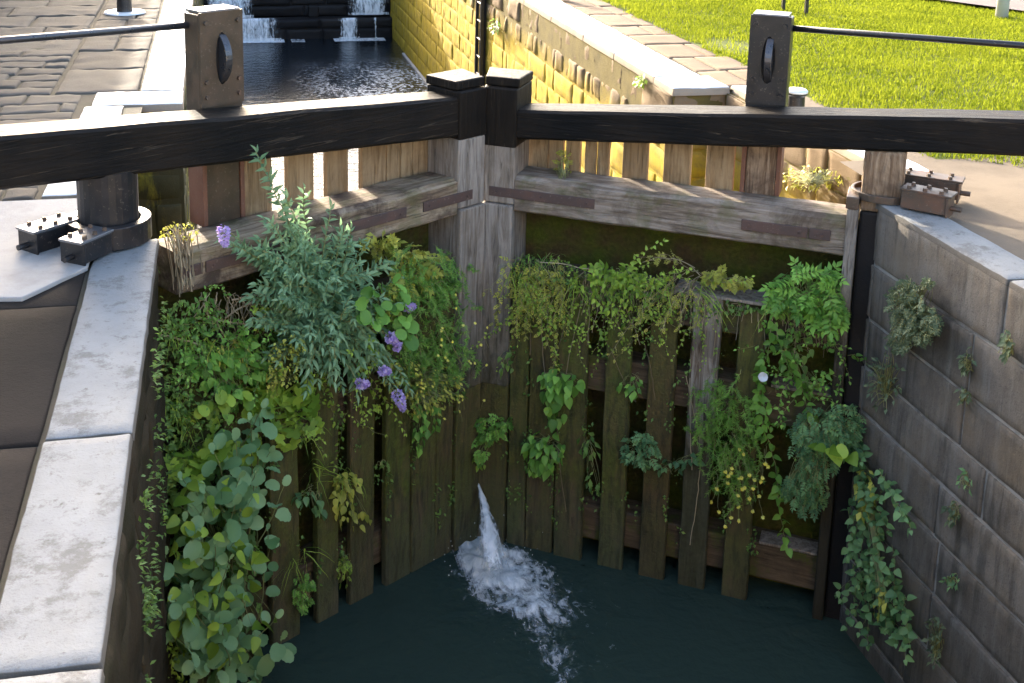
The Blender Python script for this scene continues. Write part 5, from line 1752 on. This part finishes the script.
ring = [c + 0.030 * (math.cos(6.283 * k / 20) * u_ + math.sin(6.283 * k / 20) * v_) * (1 + .05 * (k % 4 == 0)) for k in range(20)]
mb.add([c - n * 0.022] + ring, [(0, k + 1, (k + 1) % 20 + 1) for k in range(20)], 0.7)
V.flower(mb, 'flower', MAT['white_petal'])
V.done()
clump('leafy_weed', 'soft teal green bush in the right corner where gate meets wall', 'weed', (822, 420), [(818, 440, 28, 34, 150, -.3, -.02), (806, 490, 24, 22, 90, -.26, -.02), (845, 430, 20, 26, 80, -.2, -.0)], 0.075, 'fleck', 'leaf_teal', 71, .5, 'pinn').done()
clump('leafy_weed', 'pair of big pale lime leaves in front of the right corner bush', 'weed', (834, 455), [(828, 448, 9, 5, 3, -.34, -.3), (845, 452, 9, 5, 3, -.34, -.3)], 0.11, 'heart', 'leaf_lime', 72, .95).done()
clump('leafy_weed', 'sparse weed in the opening between the two dark rails at the right corner', 'weed', (790, 350), [(796, 352, 22, 26, 40, -.1, .03), (812, 385, 12, 14, 14, -.1, .03)], 0.05, 'heart', 'leaf_mid', 73, .7).done()
I_ = Plant('climbing_ivy', 'ivy trailing down the corner of the dark right wall towards the water', 'ivy', W(862, 440, 2.10), 7, 'leaf_teal', out=np.array([-.85, -.5, 0]))
for (a, b) in (((856, 430), (868, 500)), ((862, 460), (878, 530)), ((868, 480), (850, 560)), ((866, 510), (862, 580)), ((872, 520), (880, 590)), ((866, 540), (852, 620)), ((876, 560), (898, 610)), ((880, 580), (890, 640)), ((870, 570), (868, 640)), ((856, 420), (850, 470)), ((890, 590), (910, 650)), ((884, 480), (892, 520)), ((862, 500), (872, 560)), ((880, 560), (884, 615)), ((860, 560), (846, 600)), ((872, 600), (900, 640))):
    for k in range(2):
        j = lambda: (I_.r.gauss(0, 7), I_.r.gauss(0, 7))
        (dx, dy), (ex, ey) = j(), j()
        I_.shoot(W(a[0] + dx, a[1] + dy, 2.12), W(b[0] + ex, b[1] + ey, 2.0), sag=.02, wob=.06, L=.05, ratio=.8, kind='heart', step=.034, style='alt', rad=.002, t0=.05, taper=False)
I_.done()
clump('leafy_weed', 'yellower weed on the wall corner above the trailing ivy', 'weed', (866, 480), [(866, 492, 9, 24, 50, 2.0, 2.12), (880, 600, 8, 16, 26, 1.98, 2.1)], 0.055, 'fleck', 'leaf_yellow', 74, .6, fn=W).done()
clump('wall_shrub', 'dull dark green shrub rooted high in a joint of the right wall', 'shrub', (912, 318), [(906, 306, 17, 26, 210, 1.93, 2.13), (922, 324, 18, 18, 190, 1.93, 2.13), (928, 285, 6, 6, 20, 2.0, 2.12), (900, 338, 12, 12, 60, 2.0, 2.13)], 0.058, 'fleck', 'leaf_dark', 75, .55, 'pinn', 3, fn=W).done()
GW = 'small weeds in the joints of the right wall'
for i, (lab, x, y, rx, ry, n) in enumerate((('spiky small weed in the second joint right of the dull wall shrub', 967, 362, 7, 12, 34), ('faint weed directly below the spiky one on the right wall', 964, 396, 6, 8, 20), ('small weed at the upright joint under the end of the right coping', 1007, 345, 6, 18, 40),
                                            ('small weed with drooping leaves midway down the right wall', 953, 512, 7, 12, 30), ('pale sprig in the joint above the drooping wall weed', 966, 480, 8, 10, 16), ('low green tuft in the joint near the foot of the right wall', 952, 580, 8, 8, 20),
                                            ('lowest dark weed at the foot of the right wall', 936, 640, 8, 26, 50), ('blurred creeping weed on the wall beside the corner bush', 885, 380, 18, 30, 80))):
    clump('wall_weed', lab, 'weed', (x, y + ry * .5), [(x, y, rx, ry, n, 2.06, 2.13)], .042, 'fleck', 'leaf_dark' if i not in (4, 5) else 'leaf_teal', 80 + i, .5, fn=W, group=GW).done()
# weeds on sunlit stone upstream
GU = 'weeds on the sunlit chamber walls'
for i, (lab, x, y, rx, ry, n, xw, lf) in enumerate((('olive weed on the recess wall seen between paddle post and right heel', 812, 178, 32, 12, 120, 2.54, 'leaf_yellow'), ('dark weed beside the ladder on the yellow wall', 495, 26, 5, 8, 60, 2.0, 'leaf_mid'),
                                                    ('fresh tuft in a gap of the brown stones near the end of the yellow wall', 641, 80, 5, 6, 50, 2.04, 'leaf_lime'), ('small olive weed seen through the right gate planks', 657, 165, 5, 14, 50, 2.3, 'leaf_yellow'))):
    clump('wall_weed', lab, 'weed', (x, y + ry * .4), [(x, y, rx, ry, n, xw - .06, xw + .04)], .055, 'fleck', lf, 95 + i, .6, fn=W, group=GU).done()
Mw = Plant('creeping_weed', 'mossy tufts clinging to the dark side of the left wall under its coping', 'weed', np.array([-2.13, -3.3, -.5]), 99, 'leaf_mid', out=np.array([1., 0, 0]))
for i in range(26):
    c = np.array([-2.125, Mw.r.uniform(-4.9, -1.6), -Mw.r.uniform(.05, 1.3)])
    for k in range(26):
        Mw.leaf(c + np.array([abs(Mw.r.gauss(0, .015)), Mw.r.gauss(0, .06), Mw.r.gauss(0, .05)]), X + Mw.rv(.7), Z + Mw.rv(.4), .028, .5, 'fleck')
Mw.done()

# ------------------------------------------------------------------ lawn grass
rs = np.random.RandomState(5)


def grass():
    pts = []
    n = 300000
    x = rs.uniform(3.0, 11.0, n)
    y = rs.uniform(-2.2, 11.5, n)
    edge = np.where(y > -0.40, 3.12 + 0.05 * np.sin(y * 5.1) + 0.04 * np.sin(y * 13), 3.15 + (-0.40 - y) * 1.45 + 0.05 * np.sin(y * 9))
    keep = x > edge + rs.exponential(0.05, n) - 0.02
    keep &= ~((x > 7.50 + (6.75 - y) * 0.536 + 0.03 * np.sin(y * 8)) & (x < 13))
    keep &= ~((((x - 3.55) / 0.34) ** 2 + ((y - 3.9) / 0.5) ** 2 < rs.uniform(0.4, 1.3, n)) & (rs.rand(n) < 0.85))
    keep &= (y < 9.5)
    x, y = x[keep], y[keep]
    n = len(x)
    cl = 0.5 + 0.5 * np.sin(x * 3.1 + 1.7 * np.sin(y * 2.3)) * np.sin(y * 2.7 + 1.3 * np.sin(x * 1.9))
    h = rs.uniform(0.022, 0.055, n) * (0.7 + 0.6 * cl)
    th = rs.uniform(0, 6.283, n)
    le = rs.uniform(0.2, 0.9, n) * h
    w = rs.uniform(0.003, 0.0055, n)
    bx_, by_ = np.cos(th), np.sin(th)
    z0 = np.full(n, -0.02)
    v = np.empty((n, 5, 3))
    v[:, 0] = np.stack([x - by_ * w, y + bx_ * w, z0], 1)
    v[:, 1] = np.stack([x + by_ * w, y - bx_ * w, z0], 1)
    mx, my = x + bx_ * le * .35, y + by_ * le * .35
    v[:, 2] = np.stack([mx + by_ * w * .8, my - bx_ * w * .8, z0 + h * .62], 1)
    v[:, 3] = np.stack([mx - by_ * w * .8, my + bx_ * w * .8, z0 + h * .62], 1)
    v[:, 4] = np.stack([x + bx_ * le, y + by_ * le, z0 + h], 1)
    me = bpy.data.meshes.new('grass')
    base = np.arange(n)[:, None] * 5
    quads = base + np.array([[0, 1, 2, 3]])
    tris = base + np.array([[3, 2, 4]])
    loops = np.concatenate([quads, tris], 1).reshape(-1)
    me.vertices.add(n * 5)
    me.vertices.foreach_set('co', v.reshape(-1))
    me.loops.add(len(loops))
    me.loops.foreach_set('vertex_index', loops.astype(np.int32))
    me.polygons.add(2 * n)
    st = np.stack([np.arange(n) * 7, np.arange(n) * 7 + 4], 1).reshape(-1)
    me.polygons.foreach_set('loop_start', st.astype(np.int32))
    tint = np.repeat(np.clip(0.15 + 0.45 * cl + 0.3 * np.sin(x * 1.1 + 2 * np.sin(y * .7)) ** 2 + rs.normal(0, 0.24, n), 0, 1), 2)
    at = me.attributes.new('tint', 'FLOAT', 'FACE')
    at.data.foreach_set('value', tint.astype(np.float32))
    me.materials.append(MAT['grass'])
    me.update(calc_edges=True)
    me.validate()
    ob = bpy.data.objects.new('grass', me)
    COL.objects.link(ob)
    tag(ob, kind='stuff')


grass()

# ------------------------------------------------------------------ the leak between the gates and its foam
def leak():
    mb = MB()
    # the jet squirting from the slit
    top = G(1, -0.012, -0.01, -2.46)
    land = on_z(496, 590, WL + 0.02)
    nz, nx = 26, 12
    pts, tint = [], []
    r = random.Random(9)
    for j in range(nz + 1):
        t = j / nz
        c = top + (land - top) * np.array([t, t, 0]) + Z * ((land[2] - top[2]) * t ** 1.7)
        wdt = 0.012 + 0.16 * t ** 1.5
        for i in range(nx + 1):
            a = i / nx * 2 - 1
            wob = 0.03 * t * mnoise.noise(Vector((a * 3, t * 6, 1)))
            pts.append(c + np.array([a * wdt + wob, 0.02 * a - 0.05 * t * (1 - a * a) + wob, 0.10 * t * (1 - a * a) + 0.05 * t * mnoise.noise(Vector((a * 5, t * 9, 7)))]))
    fs = []
    for j in range(nz):
        for i in range(nx):
            fs.append((j * (nx + 1) + i, j * (nx + 1) + i + 1, (j + 1) * (nx + 1) + i + 1, (j + 1) * (nx + 1) + i))
            e = abs((i + 0.5) / nx * 2 - 1)
            tint.append((0.68 - 0.42 * e + 0.1 * (j / nz)) * (1.0 if j < nz * 0.7 else 1.0 - 0.75 * (j / nz - 0.7) / 0.3))
    mb.add(pts, fs, tint)
    # churned surface spreading to the right and towards us
    pl = [(474, 548, .15), (496, 572, .29), (520, 594, .34), (540, 616, .28), (553, 640, .20), (556, 665, .17), (558, 695, .15)]
    P = [(on_z(px, py, WL), w) for px, py, w in pl]
    x0, x1, y0, y1 = -0.75, 1.15, -2.3, 0.2
    nx, ny = 120, 150
    pts, dens = [], []
    for j in range(ny + 1):
        for i in range(nx + 1):
            x, y = x0 + (x1 - x0) * i / nx, y0 + (y1 - y0) * j / ny
            d = 0.0
            for k in range(len(P) - 1):
                a, b = P[k][0], P[k + 1][0]
                ab = b[:2] - a[:2]
                t = min(1, max(0, ((np.array([x, y]) - a[:2]) @ ab) / (ab @ ab)))
                q_ = a[:2] + ab * t
                w = P[k][1] + (P[k + 1][1] - P[k][1]) * t
                fade = 1.05 - 0.25 * (k + t) if k + t < 2.4 else max(0.30, 0.45 - 0.08 * (k + t - 2.4))
                d = max(d, fade * math.exp(-((np.hypot(x - q_[0], y - q_[1]) / w) ** 2)))
            n1 = mnoise.noise(Vector((x * 5, y * 5, 0)))
            n2 = mnoise.noise(Vector((x * 14, y * 14, 5)))
            d = d * (1 + 0.45 * n1)
            dens.append(d)
            pts.append((x, y, WL + 0.004 + d * (0.035 + 0.045 * n1 + 0.035 * n2)))
    fs, tint = [], []
    for j in range(ny):
        for i in range(nx):
            d = dens[j * (nx + 1) + i]
            if d < 0.03:
                continue
            fs.append((j * (nx + 1) + i, j * (nx + 1) + i + 1, (j + 1) * (nx + 1) + i + 1, (j + 1) * (nx + 1) + i))
            tint.append(0.16 + 0.72 * min(1, d))
    mb.add(pts, fs, tint)
    tag(mb.build('white_water', MAT['foam'], smooth=True), kind='stuff')
    # flung drops
    dr = MB()
    for i in range(110):
        t = r.random()
        k = min(len(P) - 2, int(t * 3))
        c = P[k][0] + np.array([r.gauss(0, .16), r.gauss(0, .12), 0.01 + abs(r.gauss(0, .09))])
        s_ = r.uniform(.002, .005)
        v = [c + s_ * np.array(q) for q in ((1, 0, 0), (-1, 0, 0), (0, 1, 0), (0, -1, 0), (0, 0, 1.3), (0, 0, -1.3))]
        dr.add(v, [(0, 2, 4), (2, 1, 4), (1, 3, 4), (3, 0, 4), (2, 0, 5), (1, 2, 5), (3, 1, 5), (0, 3, 5)], 1.0)
    tag(dr.build('spray_drops', MAT['foam'], smooth=True), kind='stuff')


leak()
